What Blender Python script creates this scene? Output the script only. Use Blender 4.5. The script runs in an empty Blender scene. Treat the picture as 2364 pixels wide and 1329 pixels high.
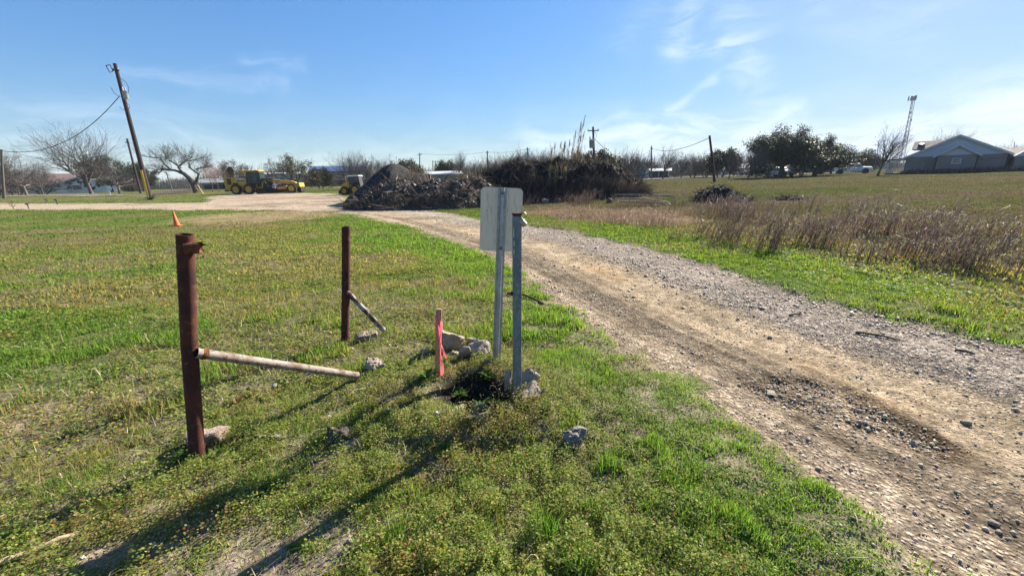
import bpy, bmesh, math, random
import numpy as np
from mathutils import Vector, Matrix

# ------------------------------------------------------------------ camera
W, H, F = 2364.0, 1329.0, 900.0
PITCH, ROLL, CAMH = math.radians(15.7), math.radians(1.6), 1.48
SC = bpy.context.scene
C = SC.collection
cp, sp, cr, sr = math.cos(PITCH), math.sin(PITCH), math.cos(ROLL), math.sin(ROLL)
FW = Vector((0, cp, -sp))
UP0 = Vector((0, sp, cp))
RT0 = Vector((1, 0, 0))
RT = RT0 * cr - UP0 * sr
UP = RT0 * sr + UP0 * cr
cam_data = bpy.data.cameras.new("camera")
cam = bpy.data.objects.new("camera", cam_data)
C.objects.link(cam)
cam.matrix_world = Matrix(((RT.x, UP.x, -FW.x, 0), (RT.y, UP.y, -FW.y, 0), (RT.z, UP.z, -FW.z, CAMH), (0, 0, 0, 1)))
cam_data.sensor_fit = 'HORIZONTAL'
cam_data.sensor_width = 36.0
cam_data.lens = 36.0 * F / W
cam_data.clip_start = 0.05
cam_data.clip_end = 9000
SC.camera = cam

# ------------------------------------------------------------------ light
SUN_AZ, SUN_EL = math.radians(45), math.radians(29.5)
SUND = Vector((math.sin(SUN_AZ) * math.cos(SUN_EL), math.cos(SUN_AZ) * math.cos(SUN_EL), math.sin(SUN_EL)))
sun_data = bpy.data.lights.new("sun", 'SUN')
sun_data.energy = 4.4
sun_data.angle = math.radians(0.5)
sun_data.color = (1.0, 0.93, 0.82)
sun = bpy.data.objects.new("sun", sun_data)
sun.rotation_euler = SUND.to_track_quat('Z', 'Y').to_euler()
sun.location = (0, 0, 40)
C.objects.link(sun)
SC.view_settings.view_transform = 'Standard'
SC.view_settings.look = 'None'
SC.view_settings.exposure = 1.68
SC.view_settings.gamma = 1.0
SC.view_settings.use_curve_mapping = False
SC.cycles.max_bounces = 6
SC.cycles.diffuse_bounces = 3
SC.cycles.transmission_bounces = 4
SC.cycles.transparent_max_bounces = 8

world = bpy.data.worlds.new("World")
SC.world = world
world.use_nodes = True
NT = world.node_tree
NT.nodes.clear()


def pixdir(px, py):
    return (RT * ((px - W / 2) / F) - UP * ((py - H / 2) / F) + FW)


class NB:
    """small node-graph helper"""
    def __init__(s, nt):
        s.nt = nt

    def n(s, t, **kw):
        nd = s.nt.nodes.new(t)
        for k, v in kw.items():
            setattr(nd, k, v)
        return nd

    def put(s, sock, v):
        if isinstance(v, bpy.types.NodeSocket):
            s.nt.links.new(v, sock)
        elif v is not None:
            sock.default_value = v

    def m(s, op, a, b=None, c=None, clamp=False):
        nd = s.n('ShaderNodeMath', operation=op, use_clamp=clamp)
        s.put(nd.inputs[0], a)
        if b is not None: s.put(nd.inputs[1], b)
        if c is not None: s.put(nd.inputs[2], c)
        return nd.outputs[0]

    def mr(s, v, a, b, c=0.0, d=1.0):
        nd = s.n('ShaderNodeMapRange', interpolation_type='SMOOTHSTEP')
        s.put(nd.inputs['Value'], v)
        for k, x in zip(('From Min', 'From Max', 'To Min', 'To Max'), (a, b, c, d)):
            s.put(nd.inputs[k], x)
        return nd.outputs['Result']

    def noise(s, vec, scale, detail=5, rough=0.55, dist=0.0):
        nd = s.n('ShaderNodeTexNoise')
        s.put(nd.inputs['Vector'], vec)
        nd.inputs['Scale'].default_value = scale
        nd.inputs['Detail'].default_value = detail
        nd.inputs['Roughness'].default_value = rough
        nd.inputs['Distortion'].default_value = dist
        return nd.outputs['Fac']

    def mix(s, f, a, b, blend='MIX'):
        nd = s.n('ShaderNodeMix', data_type='RGBA', blend_type=blend)
        s.put(nd.inputs[0], f)
        for sock, v in ((nd.inputs[6], a), (nd.inputs[7], b)):
            if isinstance(v, (tuple, list)) and len(v) == 3:
                v = (*v, 1.0)
            s.put(sock, v)
        return nd.outputs[2]

    def comb(s, x, y, z=0.0):
        nd = s.n('ShaderNodeCombineXYZ')
        for i, v in enumerate((x, y, z)): s.put(nd.inputs[i], v)
        return nd.outputs[0]


def build_sky():
    b = NB(NT)
    sky = b.n('ShaderNodeTexSky')
    sky.sky_type = 'NISHITA'
    sky.sun_disc = False
    sky.sun_elevation = SUN_EL
    sky.sun_rotation = SUN_AZ
    sky.altitude = 200
    sky.air_density = 1.0
    sky.dust_density = 0.25
    sky.ozone_density = 2.5
    tc = b.n('ShaderNodeTexCoord')
    sep = b.n('ShaderNodeSeparateXYZ')
    NT.links.new(tc.outputs['Generated'], sep.inputs[0])
    x, y, z = sep.outputs
    az = b.m('ARCTAN2', x, y)
    el = b.m('ARCSINE', z)
    # cirrus lie in streaks across the sky, laid out by compass bearing and height
    P = b.comb(az, el)
    warp = b.n('ShaderNodeTexNoise')
    NT.links.new(P, warp.inputs['Vector'])
    warp.inputs['Scale'].default_value = 5.0
    warp.inputs['Detail'].default_value = 4
    wv = b.n('ShaderNodeVectorMath', operation='MULTIPLY_ADD')
    NT.links.new(warp.outputs['Color'], wv.inputs[0])
    wv.inputs[1].default_value = (0.09, 0.09, 0)
    wv.inputs[2].default_value = (-0.045, -0.045, 0)
    wa = b.n('ShaderNodeVectorMath', operation='ADD')
    NT.links.new(P, wa.inputs[0]); NT.links.new(wv.outputs[0], wa.inputs[1])
    s2 = b.n('ShaderNodeSeparateXYZ')
    NT.links.new(wa.outputs[0], s2.inputs[0])
    a2, e2 = s2.outputs[0], s2.outputs[1]

    def azel(px, py):
        d = pixdir(px, py).normalized()
        return math.atan2(d.x, d.y), math.asin(d.z)
    total = None
    streaks = [  # two ends, half-width (deg), strength
        ((1640, -60), (1555, 110), 1.7, 0.32), ((1555, 105), (1670, 112), 0.7, 0.38),
        ((1700, 0), (1720, 130), 2.2, 0.30), ((1690, 120), (1765, 205), 1.6, 0.26),
        ((1535, 255), (1650, 182), 0.5, 0.42), ((1330, 300), (1800, 275), 1.5, 0.36),
        ((1240, 330), (1800, 335), 2.6, 0.45), ((1980, 350), (2420, 262), 3.0, 0.6),
        ((1800, 330), (2364, 300), 2.4, 0.35), ((300, 155), (640, 198), 0.8, 0.16),
        ((560, 145), (700, 160), 0.7, 0.14), ((0, 262), (500, 300), 1.8, 0.14),
        ((1815, 240), (1845, 250), 0.9, 0.3), ((715, 18), (745, -2), 0.16, 0.4),
        ((1900, 20), (2100, 60), 3.0, 0.18), ((1430, 100), (1500, 20), 2.5, 0.13),
        ((-900, 440), (3000, 365), 3.0, 0.42), ((-900, 415), (3000, 340), 7.0, 0.15),
    ]
    nz = b.n('ShaderNodeMapping')
    NT.links.new(wa.outputs[0], nz.inputs[0])
    nz.inputs['Rotation'].default_value = (0, 0, math.radians(-18))
    nz.inputs['Scale'].default_value = (9, 34, 1)
    fil = b.mr(b.noise(nz.outputs[0], 1.0, 7, 0.62, 0.6), 0.28, 0.72, 0.05, 1.25)
    for (p, q, wd, st) in streaks:
        (ax, ay), (bx, by) = azel(*p), azel(*q)
        dx, dy = bx - ax, by - ay
        L2 = dx * dx + dy * dy
        rx, ry = b.m('SUBTRACT', a2, ax), b.m('SUBTRACT', e2, ay)
        t = b.m('DIVIDE', b.m('ADD', b.m('MULTIPLY', rx, dx), b.m('MULTIPLY', ry, dy)), L2, clamp=True)
        ex = b.m('SUBTRACT', rx, b.m('MULTIPLY', t, dx))
        ey = b.m('SUBTRACT', ry, b.m('MULTIPLY', t, dy))
        d2 = b.m('ADD', b.m('MULTIPLY', ex, ex), b.m('MULTIPLY', ey, ey))
        g = b.m('MULTIPLY', b.m('EXPONENT', b.m('DIVIDE', d2, -math.radians(wd) ** 2)), st)
        total = g if total is None else b.m('ADD', total, g)
    cov = b.m('MULTIPLY', total, fil, clamp=True)
    hs = b.n('ShaderNodeHueSaturation')
    hs.inputs['Saturation'].default_value = 1.22
    NT.links.new(sky.outputs[0], hs.inputs['Color'])
    base = b.mix(1.0, hs.outputs[0], SKY_TINT, 'MULTIPLY')
    lum = b.n('ShaderNodeRGBToBW'); NT.links.new(base, lum.inputs[0])
    kk = b.m('DIVIDE', 1.0, b.m('ADD', 1.0, b.m('DIVIDE', lum.outputs[0], SKY_KNEE)))
    base = b.mix(1.0, base, b.comb(kk, kk, kk), 'MULTIPLY')
    col = b.mix(cov, base, CLOUD_COL)
    bg = b.n('ShaderNodeBackground')
    NT.links.new(col, bg.inputs[0])
    bg.inputs[1].default_value = SKY_STRENGTH
    out = b.n('ShaderNodeOutputWorld')
    NT.links.new(bg.outputs[0], out.inputs[0])


SKY_STRENGTH = 0.074
SKY_KNEE = 5.0
SKY_TINT = (0.94, 1.0, 1.08)
CLOUD_COL = (4.0, 4.6, 5.5)
build_sky()

# ------------------------------------------------------------------ numpy noise
RNG = np.random.default_rng(7)
random.seed(7)


def ss(a, b, x):
    t = np.clip((np.asarray(x, float) - a) / (b - a), 0, 1)
    return t * t * (3 - 2 * t)


def _h(ix, iy, s):
    h = (ix.astype(np.int64) * 374761393 + iy.astype(np.int64) * 668265263 + s * 1442695041) & 0xffffffff
    h = ((h ^ (h >> 13)) * 1274126177) & 0xffffffff
    return ((h ^ (h >> 16)) & 0xffff) / 65535.0


def vn(x, y, s=0):
    x = np.asarray(x, float); y = np.asarray(y, float)
    ix, iy = np.floor(x), np.floor(y)
    fx, fy = x - ix, y - iy
    u, v = fx * fx * (3 - 2 * fx), fy * fy * (3 - 2 * fy)
    a, b = _h(ix, iy, s), _h(ix + 1, iy, s)
    c, d = _h(ix, iy + 1, s), _h(ix + 1, iy + 1, s)
    return (a + (b - a) * u) * (1 - v) + (c + (d - c) * u) * v


def fbm(x, y, o=4, s=0):
    t, a, n = 0, 1.0, 0
    for i in range(o):
        t = t + a * vn(np.asarray(x) * 2 ** i + 13.7 * i, np.asarray(y) * 2 ** i - 7.1 * i, s + i)
        n += a; a *= 0.55
    return t / n


# ------------------------------------------------------------------ the lie of the land
def base_h(x, y):
    x = np.asarray(x, float); y = np.asarray(y, float)
    r = np.hypot(x, y)
    az = np.arctan2(x, y)
    z = 0.42 * ss(8, 35, r) + 0.15 * ss(45, 110, r)
    return z + 0.3 * ss(60, 105, r) * ss(0.3, 0.75, -az)


CAMP = Vector((0, 0, CAMH))


def gp(px, py):
    """ground point seen at a photo pixel"""
    d = pixdir(px, py)
    a = None
    t, step = 0.4, 0.05
    while t < 3000:
        p = CAMP + d * t
        if p.z <= float(base_h(p.x, p.y)):
            lo, hi = t - step, t
            for _ in range(30):
                m = (lo + hi) / 2
                q = CAMP + d * m
                if q.z <= float(base_h(q.x, q.y)): hi = m
                else: lo = m
            return CAMP + d * hi
        step = max(0.05, t * 0.02)
        t += step
    return CAMP + d * 3000


def at(px, py, D):
    d = pixdir(px, py)
    return CAMP + d * (D / d.y)


def gd(px, D):
    """ground point under photo column px at depth D"""
    py = 440.0
    for _ in range(12):
        p = at(px, py, D)
        py += (p.z - float(base_h(p.x, p.y))) * F / D
    p = at(px, py, D)
    return Vector((p.x, p.y, float(base_h(p.x, p.y))))


def ext(a, b, n):
    d = (b - a).normalized()
    return b + d * n


# the road, laid on the ground from its edges
left_px = [(-250, 487), (0, 484), (250, 483.5), (480, 483.5), (700, 485), (800, 491), (900, 509), (1000, 541), (1110, 580),
           (1230, 655), (1380, 768), (1560, 862), (1760, 1012), (2000, 1190), (2230, 1335)]
right_px = [(2364, 793), (2200, 757), (2000, 716), (1800, 655), (1600, 592), (1400, 546), (1250, 523), (1100, 503),
            (960, 485), (850, 470), (800, 456), (775, 447)]
top_px = [(700, 446), (590, 446), (520, 450), (478, 456), (486, 462), (470, 467.5), (330, 469), (150, 470), (0, 470), (-250, 473)]
LE = [gp(*p) for p in left_px]
RE = [gp(*p) for p in right_px]
TE = [gp(*p) for p in top_px]
LE.append(ext(LE[-2], LE[-1], 9))
RE.insert(0, ext(RE[1], RE[0], 9))
LE_a = np.array([(p.x, p.y) for p in LE])
RE_a = np.array([(p.x, p.y) for p in RE])
ROAD = np.array([(p.x, p.y) for p in LE + RE + TE])


def seg_dist(x, y, poly, closed=False):
    d = np.full(x.shape, 1e9)
    n = len(poly)
    for i in range(n if closed else n - 1):
        ax, ay = poly[i]; bx, by = poly[(i + 1) % n]
        dx, dy = bx - ax, by - ay
        t = np.clip(((x - ax) * dx + (y - ay) * dy) / (dx * dx + dy * dy + 1e-12), 0, 1)
        d = np.minimum(d, (x - ax - t * dx) ** 2 + (y - ay - t * dy) ** 2)
    return np.sqrt(d)


def inside(x, y, poly):
    r = np.zeros(x.shape, bool)
    n = len(poly)
    for i in range(n):
        ax, ay = poly[i]; bx, by = poly[(i + 1) % n]
        if ay == by: continue
        c = ((ay > y) != (by > y)) & (x < (bx - ax) * (y - ay) / (by - ay) + ax)
        r ^= c
    return r


def gpoly(pts):
    return np.array([(p.x, p.y) for p in (gp(*q) for q in pts)])


def sdf(x, y, poly):
    d = seg_dist(x, y, poly, True)
    return np.where(inside(x, y, poly), d, -d)


THIN = gpoly([(-300, 455), (0, 453.6), (345, 452), (345, 449.4), (0, 450.6), (-300, 451.6)])
PAVED = gpoly([(345, 450), (345, 446), (392, 438.5), (440, 437), (470, 440), (430, 446)])
FAR_R = gpoly([(1480, 412.5), (1700, 404), (1930, 396.5), (1930, 399), (1700, 406.5), (1480, 415)])
BARE = gp(600, 500)
WEEDS = gpoly([(1190, 478), (1230, 500), (1500, 522), (1600, 560), (1700, 590), (1830, 578), (2000, 605), (2150, 640), (2364, 655),
               (2700, 760), (2700, 570), (2364, 536), (2150, 524), (2060, 512), (1950, 492), (1850, 482), (1720, 479), (1600, 470), (1480, 467), (1200, 464)])
TANG = gpoly([(1205, 492), (1300, 508), (1450, 520), (1560, 524), (1640, 512), (1560, 486), (1400, 482), (1250, 478)])
PIT = gp(1100, 915)
POT = gpoly([(1690, 872), (1790, 850), (1960, 878), (2110, 950), (2260, 1040), (2200, 1075), (2060, 1010), (1900, 960), (1750, 915)])
HUMP = gp(1000, 900)


def zones(x, y):
    """material zones of the ground as functions of place"""
    x = np.asarray(x, float); y = np.asarray(y, float)
    r = np.hypot(x, y)
    k = np.clip(r / 6, 0.35, 3)
    sd = sdf(x, y, ROAD)
    wob = (fbm(x * 0.8, y * 0.8, 3, 5) - 0.5) * 0.5 * k + (fbm(x * 5, y * 5, 3, 9) - 0.5) * 0.42
    rd = ss(-0.15, 0.13, (sd + wob * 0.9) / np.clip(r / 8, 1, 4))
    dl, dr = seg_dist(x, y, LE_a), seg_dist(x, y, RE_a)
    u = dl / (dl + dr + 1e-6)
    rightside = (dr < dl) & (sd < 0) & (y > -50) & (x > -12)
    return dict(x=x, y=y, r=r, sd=sd, rd=rd, u=u, right=rightside, dl=dl, dr=dr)


def pot_depth(x, y):
    s = sdf(x, y, POT)
    return ss(-0.02, 0.16, s + 0.12 * (fbm(x * 6, y * 6, 3, 31) - 0.5))


def terr(x, y, Z=None):
    x = np.asarray(x, float); y = np.asarray(y, float)
    Z = Z or zones(x, y)
    r, rd, u = Z['r'], Z['rd'], Z['u']
    h = base_h(x, y)
    near = 1 - ss(9, 30, r)
    off = (0.09 * (fbm(x * 0.7, y * 0.7, 3, 2) - 0.5) + 0.05 * (fbm(x * 3.1, y * 3.1, 4, 3) - 0.5)
           + 0.022 * (fbm(x * 13, y * 13, 3, 4) - 0.5) * (1 - ss(3, 8, r)))
    far = 0.22 * (fbm(x * 0.12, y * 0.12, 3, 6) - 0.5) * ss(12, 30, r) * (1 - ss(70, 140, r))
    rut = (-0.026 * np.exp(-((u - 0.16) / 0.05) ** 2) - 0.02 * np.exp(-((u - 0.40) / 0.07) ** 2)
           + 0.025 * np.exp(-((u - 0.72) / 0.13) ** 2))
    lump = 0.020 * (fbm(x * 5, y * 5, 3, 14) - 0.5) + 0.010 * (fbm(x * 19, y * 19, 3, 15) - 0.5) * (1 - ss(4, 9, r))
    stre = 0.013 * (vn(u * 70, r * 0.8, 17) - 0.5) * (1 - ss(5, 14, r)) * ss(0.5, 0.3, u)
    h = h + near * ((1 - rd) * off + rd * (rut - 0.03 + lump + stre)) + far * (1 - rd)
    pd = pot_depth(x, y) * (r < 9)
    h = h - pd * (0.036 + 0.04 * (fbm(x * 9, y * 9, 3, 33) - 0.5))
    d = np.hypot((x - PIT.x) / 1.25, y - PIT.y)
    h = h - 0.16 * np.exp(-(d / 0.17) ** 2) + 0.05 * np.exp(-((d - 0.42) / 0.2) ** 2) * (y > PIT.y - .5)
    d = np.hypot(x - HUMP.x, y - HUMP.y)
    h = h + 0.05 * np.exp(-(d / 0.55) ** 2)
    return h


def tz(p):
    return float(terr(np.array([p[0]]), np.array([p[1]]))[0])


def gnd(px, py):
    p = gp(px, py)
    return Vector((p.x, p.y, tz(p)))


# ------------------------------------------------------------------ materials
def new_mat(name):
    m = bpy.data.materials.new(name)
    m.use_nodes = True
    nt = m.node_tree
    for n in list(nt.nodes): nt.nodes.remove(n)
    b = NB(nt)
    out = b.n('ShaderNodeOutputMaterial')
    return m, b, out


def pmat(name, c1, c2=None, scale=6.0, rough=0.8, metal=0.0, bump=0.15, lo=0.35, hi=0.65, spec=0.3, detail=6, stretch=None, c3=None, bscale=None, bdist=0.02):
    m, b, out = new_mat(name)
    tc = b.n('ShaderNodeTexCoord')
    vec = tc.outputs['Object']
    if stretch:
        mp = b.n('ShaderNodeMapping'); b.put(mp.inputs[0], vec); mp.inputs['Scale'].default_value = stretch
        vec = mp.outputs[0]
    n1 = b.noise(vec, scale, detail, 0.6)
    col = b.mix(b.mr(n1, lo, hi), c1, c2 or c1)
    if c3:
        n2 = b.noise(vec, scale * 3.7, 4, 0.6)
        col = b.mix(b.mr(n2, 0.56, 0.66), col, c3)
    pr = b.n('ShaderNodeBsdfPrincipled')
    b.put(pr.inputs['Base Color'], col)
    b.put(pr.inputs['Roughness'], b.mr(n1, 0.3, 0.7, max(0.05, rough - 0.1), min(1, rough + 0.1)))
    pr.inputs['Metallic'].default_value = metal
    pr.inputs['Specular IOR Level'].default_value = spec
    if bump:
        bp = b.n('ShaderNodeBump'); bp.inputs['Strength'].default_value = bump; bp.inputs['Distance'].default_value = bdist
        b.put(bp.inputs['Height'], b.noise(vec, bscale or scale * 4, 6, 0.6))
        b.nt.links.new(bp.outputs[0], pr.inputs['Normal'])
    b.nt.links.new(pr.outputs[0], out.inputs[0])
    return m


def leaf_mat(name, trans=0.4, gloss=0.25, tint=(1.5, 1.45, 0.8)):
    m, b, out = new_mat(name)
    at_ = b.n('ShaderNodeAttribute', attribute_name='col')
    pr = b.n('ShaderNodeBsdfPrincipled')
    b.put(pr.inputs['Base Color'], at_.outputs['Color'])
    pr.inputs['Roughness'].default_value = 0.55
    pr.inputs['Specular IOR Level'].default_value = gloss
    tr = b.n('ShaderNodeBsdfTranslucent')
    b.put(tr.inputs[0], b.mix(1.0, at_.outputs['Color'], tint, 'MULTIPLY'))
    mx = b.n('ShaderNodeMixShader'); mx.inputs[0].default_value = trans
    b.nt.links.new(pr.outputs[0], mx.inputs[1]); b.nt.links.new(tr.outputs[0], mx.inputs[2])
    b.nt.links.new(mx.outputs[0], out.inputs[0])
    return m


def ground_mat():
    m, b, out = new_mat("earth")
    tc = b.n('ShaderNodeTexCoord')
    vec = tc.outputs['Object']
    col = b.n('ShaderNodeAttribute', attribute_name='col').outputs['Color']
    grav = b.n('ShaderNodeAttribute', attribute_name='grav').outputs['Fac']
    n1 = b.noise(vec, 9, 8, 0.7)
    n2 = b.noise(vec, 70, 5, 0.7)
    n3 = b.noise(vec, 1.3, 6, 0.65)
    k = b.m('MULTIPLY', b.mr(n1, 0.3, 0.7, 0.62, 1.35), b.mr(n2, 0.3, 0.7, 0.55, 1.45))
    k = b.m('MULTIPLY', k, b.mr(n3, 0.3, 0.7, 0.8, 1.2))
    c = b.mix(1.0, col, b.comb(k, k, k), 'MULTIPLY')
    vo = b.n('ShaderNodeTexVoronoi'); b.put(vo.inputs['Vector'], vec); vo.inputs['Scale'].default_value = 38
    sepc = b.n('ShaderNodeSeparateColor'); b.put(sepc.inputs[0], vo.outputs['Color'])
    sv = b.mr(sepc.outputs[0], 0, 1, 0.6, 1.45)
    edge = b.mr(vo.outputs['Distance'], 0.25, 0.7, 1.12, 0.6)
    gk = b.m('MULTIPLY', sv, edge)
    gc = b.mix(1.0, c, b.comb(gk, gk, b.m('MULTIPLY', gk, 1.03)), 'MULTIPLY')
    c = b.mix(grav, c, gc)
    pr = b.n('ShaderNodeBsdfPrincipled')
    b.put(pr.inputs['Base Color'], c)
    pr.inputs['Roughness'].default_value = 0.95
    pr.inputs['Specular IOR Level'].default_value = 0.0
    hgt = b.m('ADD', b.m('MULTIPLY', n1, 0.7), b.m('MULTIPLY', n2, 0.45))
    hgt = b.m('ADD', hgt, b.m('MULTIPLY', b.m('MULTIPLY', b.mr(vo.outputs['Distance'], 0.0, 0.6, 1, 0), grav), 0.7))
    bp = b.n('ShaderNodeBump'); bp.inputs['Strength'].default_value = 0.9; bp.inputs['Distance'].default_value = 0.03
    b.put(bp.inputs['Height'], hgt)
    b.nt.links.new(bp.outputs[0], pr.inputs['Normal'])
    b.nt.links.new(pr.outputs[0], out.inputs[0])
    return m


M = {}
M['earth'] = ground_mat()
M['leaf'] = leaf_mat('leaf', 0.5, 0.08)
M['dry'] = leaf_mat('dry_stem', 0.2, 0.05, (1, 1, 1))
M['oakleaf'] = leaf_mat('oak_leaf', 0.16, 0.15, (1.2, 1.2, .9))
M['stone'] = leaf_mat('pebble', 0.0, 0.15)
M['rust'] = pmat('rust', (0.045, 0.016, 0.015), (0.10, 0.034, 0.023), 7, 0.85, 0.1, 0.5, c3=(0.14, 0.052, 0.026), bscale=90, bdist=.004)
M['rust2'] = pmat('flaking_rust', (0.20, 0.075, 0.03), (0.09, 0.035, 0.02), 30, 0.95, 0, 0.6)
M['braceA'] = pmat('worn_white_paint', (0.28, 0.235, 0.195), (0.17, 0.11, 0.08), 11, 0.8, 0, 0.2, 0.42, 0.66, stretch=(1, 1, 1), c3=(0.10, 0.04, 0.025))
M['braceB'] = pmat('peeling_paint', (0.30, 0.30, 0.31), (0.07, 0.04, 0.035), 13, 0.8, 0, 0.2, 0.44, 0.56)
M['galv'] = pmat('galvanised_steel', (0.30, 0.32, 0.33), (0.42, 0.44, 0.45), 14, 0.5, 0.6, 0.08, c3=(0.22, 0.24, 0.25))
M['galv_d'] = pmat('weathered_steel', (0.12, 0.15, 0.18), (0.20, 0.24, 0.27), 12, 0.55, 0.35, 0.1, c3=(0.30, 0.33, 0.35), stretch=(3, 3, .8))
M['alu'] = pmat('bare_aluminium', (0.70, 0.585, 0.455), (0.75, 0.63, 0.50), 5, 0.6, 0.0, 0.03, stretch=(6, 6, 0.7), c3=(0.46, 0.39, 0.31))
M['bolt'] = pmat('bolt_steel', (0.25, 0.24, 0.23), (0.12, 0.1, 0.09), 60, 0.5, 0.7, 0.1)
M['brass'] = pmat('lock_metal', (0.45, 0.40, 0.28), (0.30, 0.27, 0.2), 40, 0.45, 0.6, 0.1)
M['iron'] = pmat('dark_iron', (0.03, 0.025, 0.024), (0.06, 0.04, 0.03), 30, 0.8, 0.2, 0.2)
M['stake'] = pmat('stake_wood', (0.34, 0.20, 0.10), (0.42, 0.27, 0.14), 10, 0.85, 0, 0.2, stretch=(20, 20, 1.5))
M['pink'] = leaf_mat('pink_ribbon', 0.6, 0.4, (1.1, 1.1, 1.1))
M['concrete'] = pmat('old_concrete', (0.36, 0.30, 0.235), (0.27, 0.22, 0.17), 14, 0.95, 0, 0.9, c3=(0.18, 0.15, 0.12), bscale=60)
M['concrete_p'] = pmat('pebbly_concrete', (0.40, 0.31, 0.25), (0.28, 0.20, 0.155), 45, 0.95, 0, 1.0, c3=(0.42, 0.29, 0.22), bscale=90)
M['concrete_g'] = pmat('grey_concrete', (0.30, 0.265, 0.225), (0.21, 0.185, 0.155), 14, 0.95, 0, 0.9, c3=(0.12, 0.11, 0.10), bscale=60)
M['darkrock'] = pmat('dark_clod', (0.11, 0.09, 0.072), (0.07, 0.056, 0.045), 16, 1, 0, 0.8, bscale=50)
M['cone'] = pmat('cone_plastic', (0.75, 0.14, 0.035), (0.65, 0.11, 0.03), 5, 0.55, 0, 0.02)
M['bark'] = pmat('bark', (0.075, 0.062, 0.055), (0.12, 0.10, 0.088), 8, 0.95, 0, 0.6, stretch=(1, 1, .3))
M['bark_l'] = pmat('pale_bark', (0.13, 0.11, 0.095), (0.19, 0.16, 0.14), 8, 0.95, 0, 0.5)
M['twig'] = pmat('twig', (0.075, 0.063, 0.056), (0.105, 0.088, 0.077), 1.5, 0.95, 0, 0)
M['twig_p'] = pmat('blossom_twig', (0.36, 0.25, 0.21), (0.28, 0.19, 0.16), 1.5, 0.95, 0, 0)
M['polewood'] = pmat('creosoted_pole', (0.035, 0.022, 0.026), (0.065, 0.042, 0.042), 6, 0.9, 0, 0.4, stretch=(8, 8, .5))
M['poleg'] = pmat('grey_pole', (0.16, 0.13, 0.11), (0.10, 0.085, 0.075), 6, 0.9, 0, 0.3, stretch=(8, 8, .5))
M['yellow'] = pmat('yellow_paint', (0.66, 0.36, 0.035), (0.58, 0.30, 0.03), 2.2, 0.5, 0, 0.03, c3=(0.42, 0.24, 0.06))
M['yguard'] = pmat('yellow_guard', (0.75, 0.45, 0.02), (0.65, 0.38, 0.03), 3, 0.55, 0, 0.03)
M['tyre'] = pmat('tyre', (0.025, 0.024, 0.023), (0.06, 0.052, 0.045), 5, 0.9, 0, 0.3)
M['black'] = pmat('black_paint', (0.018, 0.018, 0.019), (0.035, 0.034, 0.033), 4, 0.55, 0, 0.05)
M['glass'] = pmat('cab_glass', (0.02, 0.035, 0.04), (0.05, 0.08, 0.09), 1.5, 0.12, 0, 0, spec=0.4)
M['cabglass'] = pmat('green_glass', (0.015, 0.03, 0.03), (0.035, 0.07, 0.07), 1.2, 0.15, 0, 0, spec=0.35)
M['white'] = pmat('white_paint', (0.72, 0.73, 0.74), (0.66, 0.67, 0.68), 3, 0.35, 0, 0.0, spec=0.5)
M['wtext'] = pmat('white_lettering', (0.8, 0.8, 0.76), (0.7, 0.7, 0.66), 5, 0.6, 0, 0)
M['silver'] = pmat('light_grey_paint', (0.55, 0.56, 0.57), (0.5, 0.5, 0.52), 3, 0.4, 0.1, 0.0)
M['darkcar'] = pmat('dark_car_paint', (0.02, 0.022, 0.028), (0.03, 0.032, 0.04), 3, 0.3, 0, 0, spec=.5)
M['red'] = pmat('tail_lamp', (0.45, 0.02, 0.02), (0.4, 0.02, 0.02), 9, 0.3, 0, 0)
M['brown'] = pmat('brown_disc', (0.10, 0.065, 0.03), (0.07, 0.045, 0.025), 6, 0.8, 0, 0.1)
M['soil'] = pmat('black_soil', (0.016, 0.015, 0.015), (0.032, 0.028, 0.026), 3, 1.0, 0, 0.9, c3=(0.05, 0.043, 0.038), bscale=14, bdist=.08)
M['soil_b'] = pmat('brown_soil', (0.045, 0.038, 0.033), (0.12, 0.10, 0.08), 2.5, 1.0, 0, 0.9, c3=(0.05, 0.045, 0.04), bscale=14, bdist=.08)
M['shingle'] = pmat('brown_shingles', (0.13, 0.085, 0.07), (0.17, 0.115, 0.10), 4, 0.9, 0, 0.3)
M['dkroof'] = pmat('dark_roof', (0.06, 0.055, 0.055), (0.09, 0.08, 0.075), 4, 0.9, 0, 0.2)
M['siding'] = pmat('pale_siding', (0.58, 0.60, 0.62), (0.53, 0.55, 0.57), 3, 0.7, 0, 0.05, stretch=(.3, .3, 9))
M['trim'] = pmat('trim_white', (0.55, 0.55, 0.54), (0.50, 0.50, 0.49), 3, 0.6, 0, 0.0)
M['whitewall'] = pmat('white_wall', (0.60, 0.63, 0.66), (0.52, 0.55, 0.58), 1.2, 0.8, 0, 0.05)
M['window'] = pmat('window_glass', (0.10, 0.12, 0.14), (0.06, 0.07, 0.09), 1.5, 0.1, 0, 0, spec=.7)
M['greymetal'] = pmat('grey_sheet', (0.26, 0.27, 0.27), (0.21, 0.22, 0.22), 2, 0.6, 0.1, 0.05, stretch=(9, 1, .4))
M['tanmetal'] = pmat('tan_sheet', (0.36, 0.32, 0.27), (0.30, 0.27, 0.22), 2, 0.7, 0.0, 0.05, stretch=(9, 1, .4))
M['whiteroof'] = pmat('white_sheet_roof', (0.62, 0.62, 0.60), (0.55, 0.55, 0.54), 2, 0.5, 0.1, 0.05)
M['blueroof'] = pmat('blue_roof', (0.05, 0.09, 0.20), (0.07, 0.11, 0.23), 2, 0.5, 0.1, 0.05)
M['shade'] = pmat('painted_shade', (0.035, 0.03, 0.028), (0.05, 0.042, 0.04), 2, 0.95, 0, 0.0)  # near-black colour stands in for shade in open bays and on shaded walls
M['darkwood'] = pmat('weathered_board', (0.14, 0.12, 0.10), (0.24, 0.21, 0.18), 4, 0.95, 0, 0.4)
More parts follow.
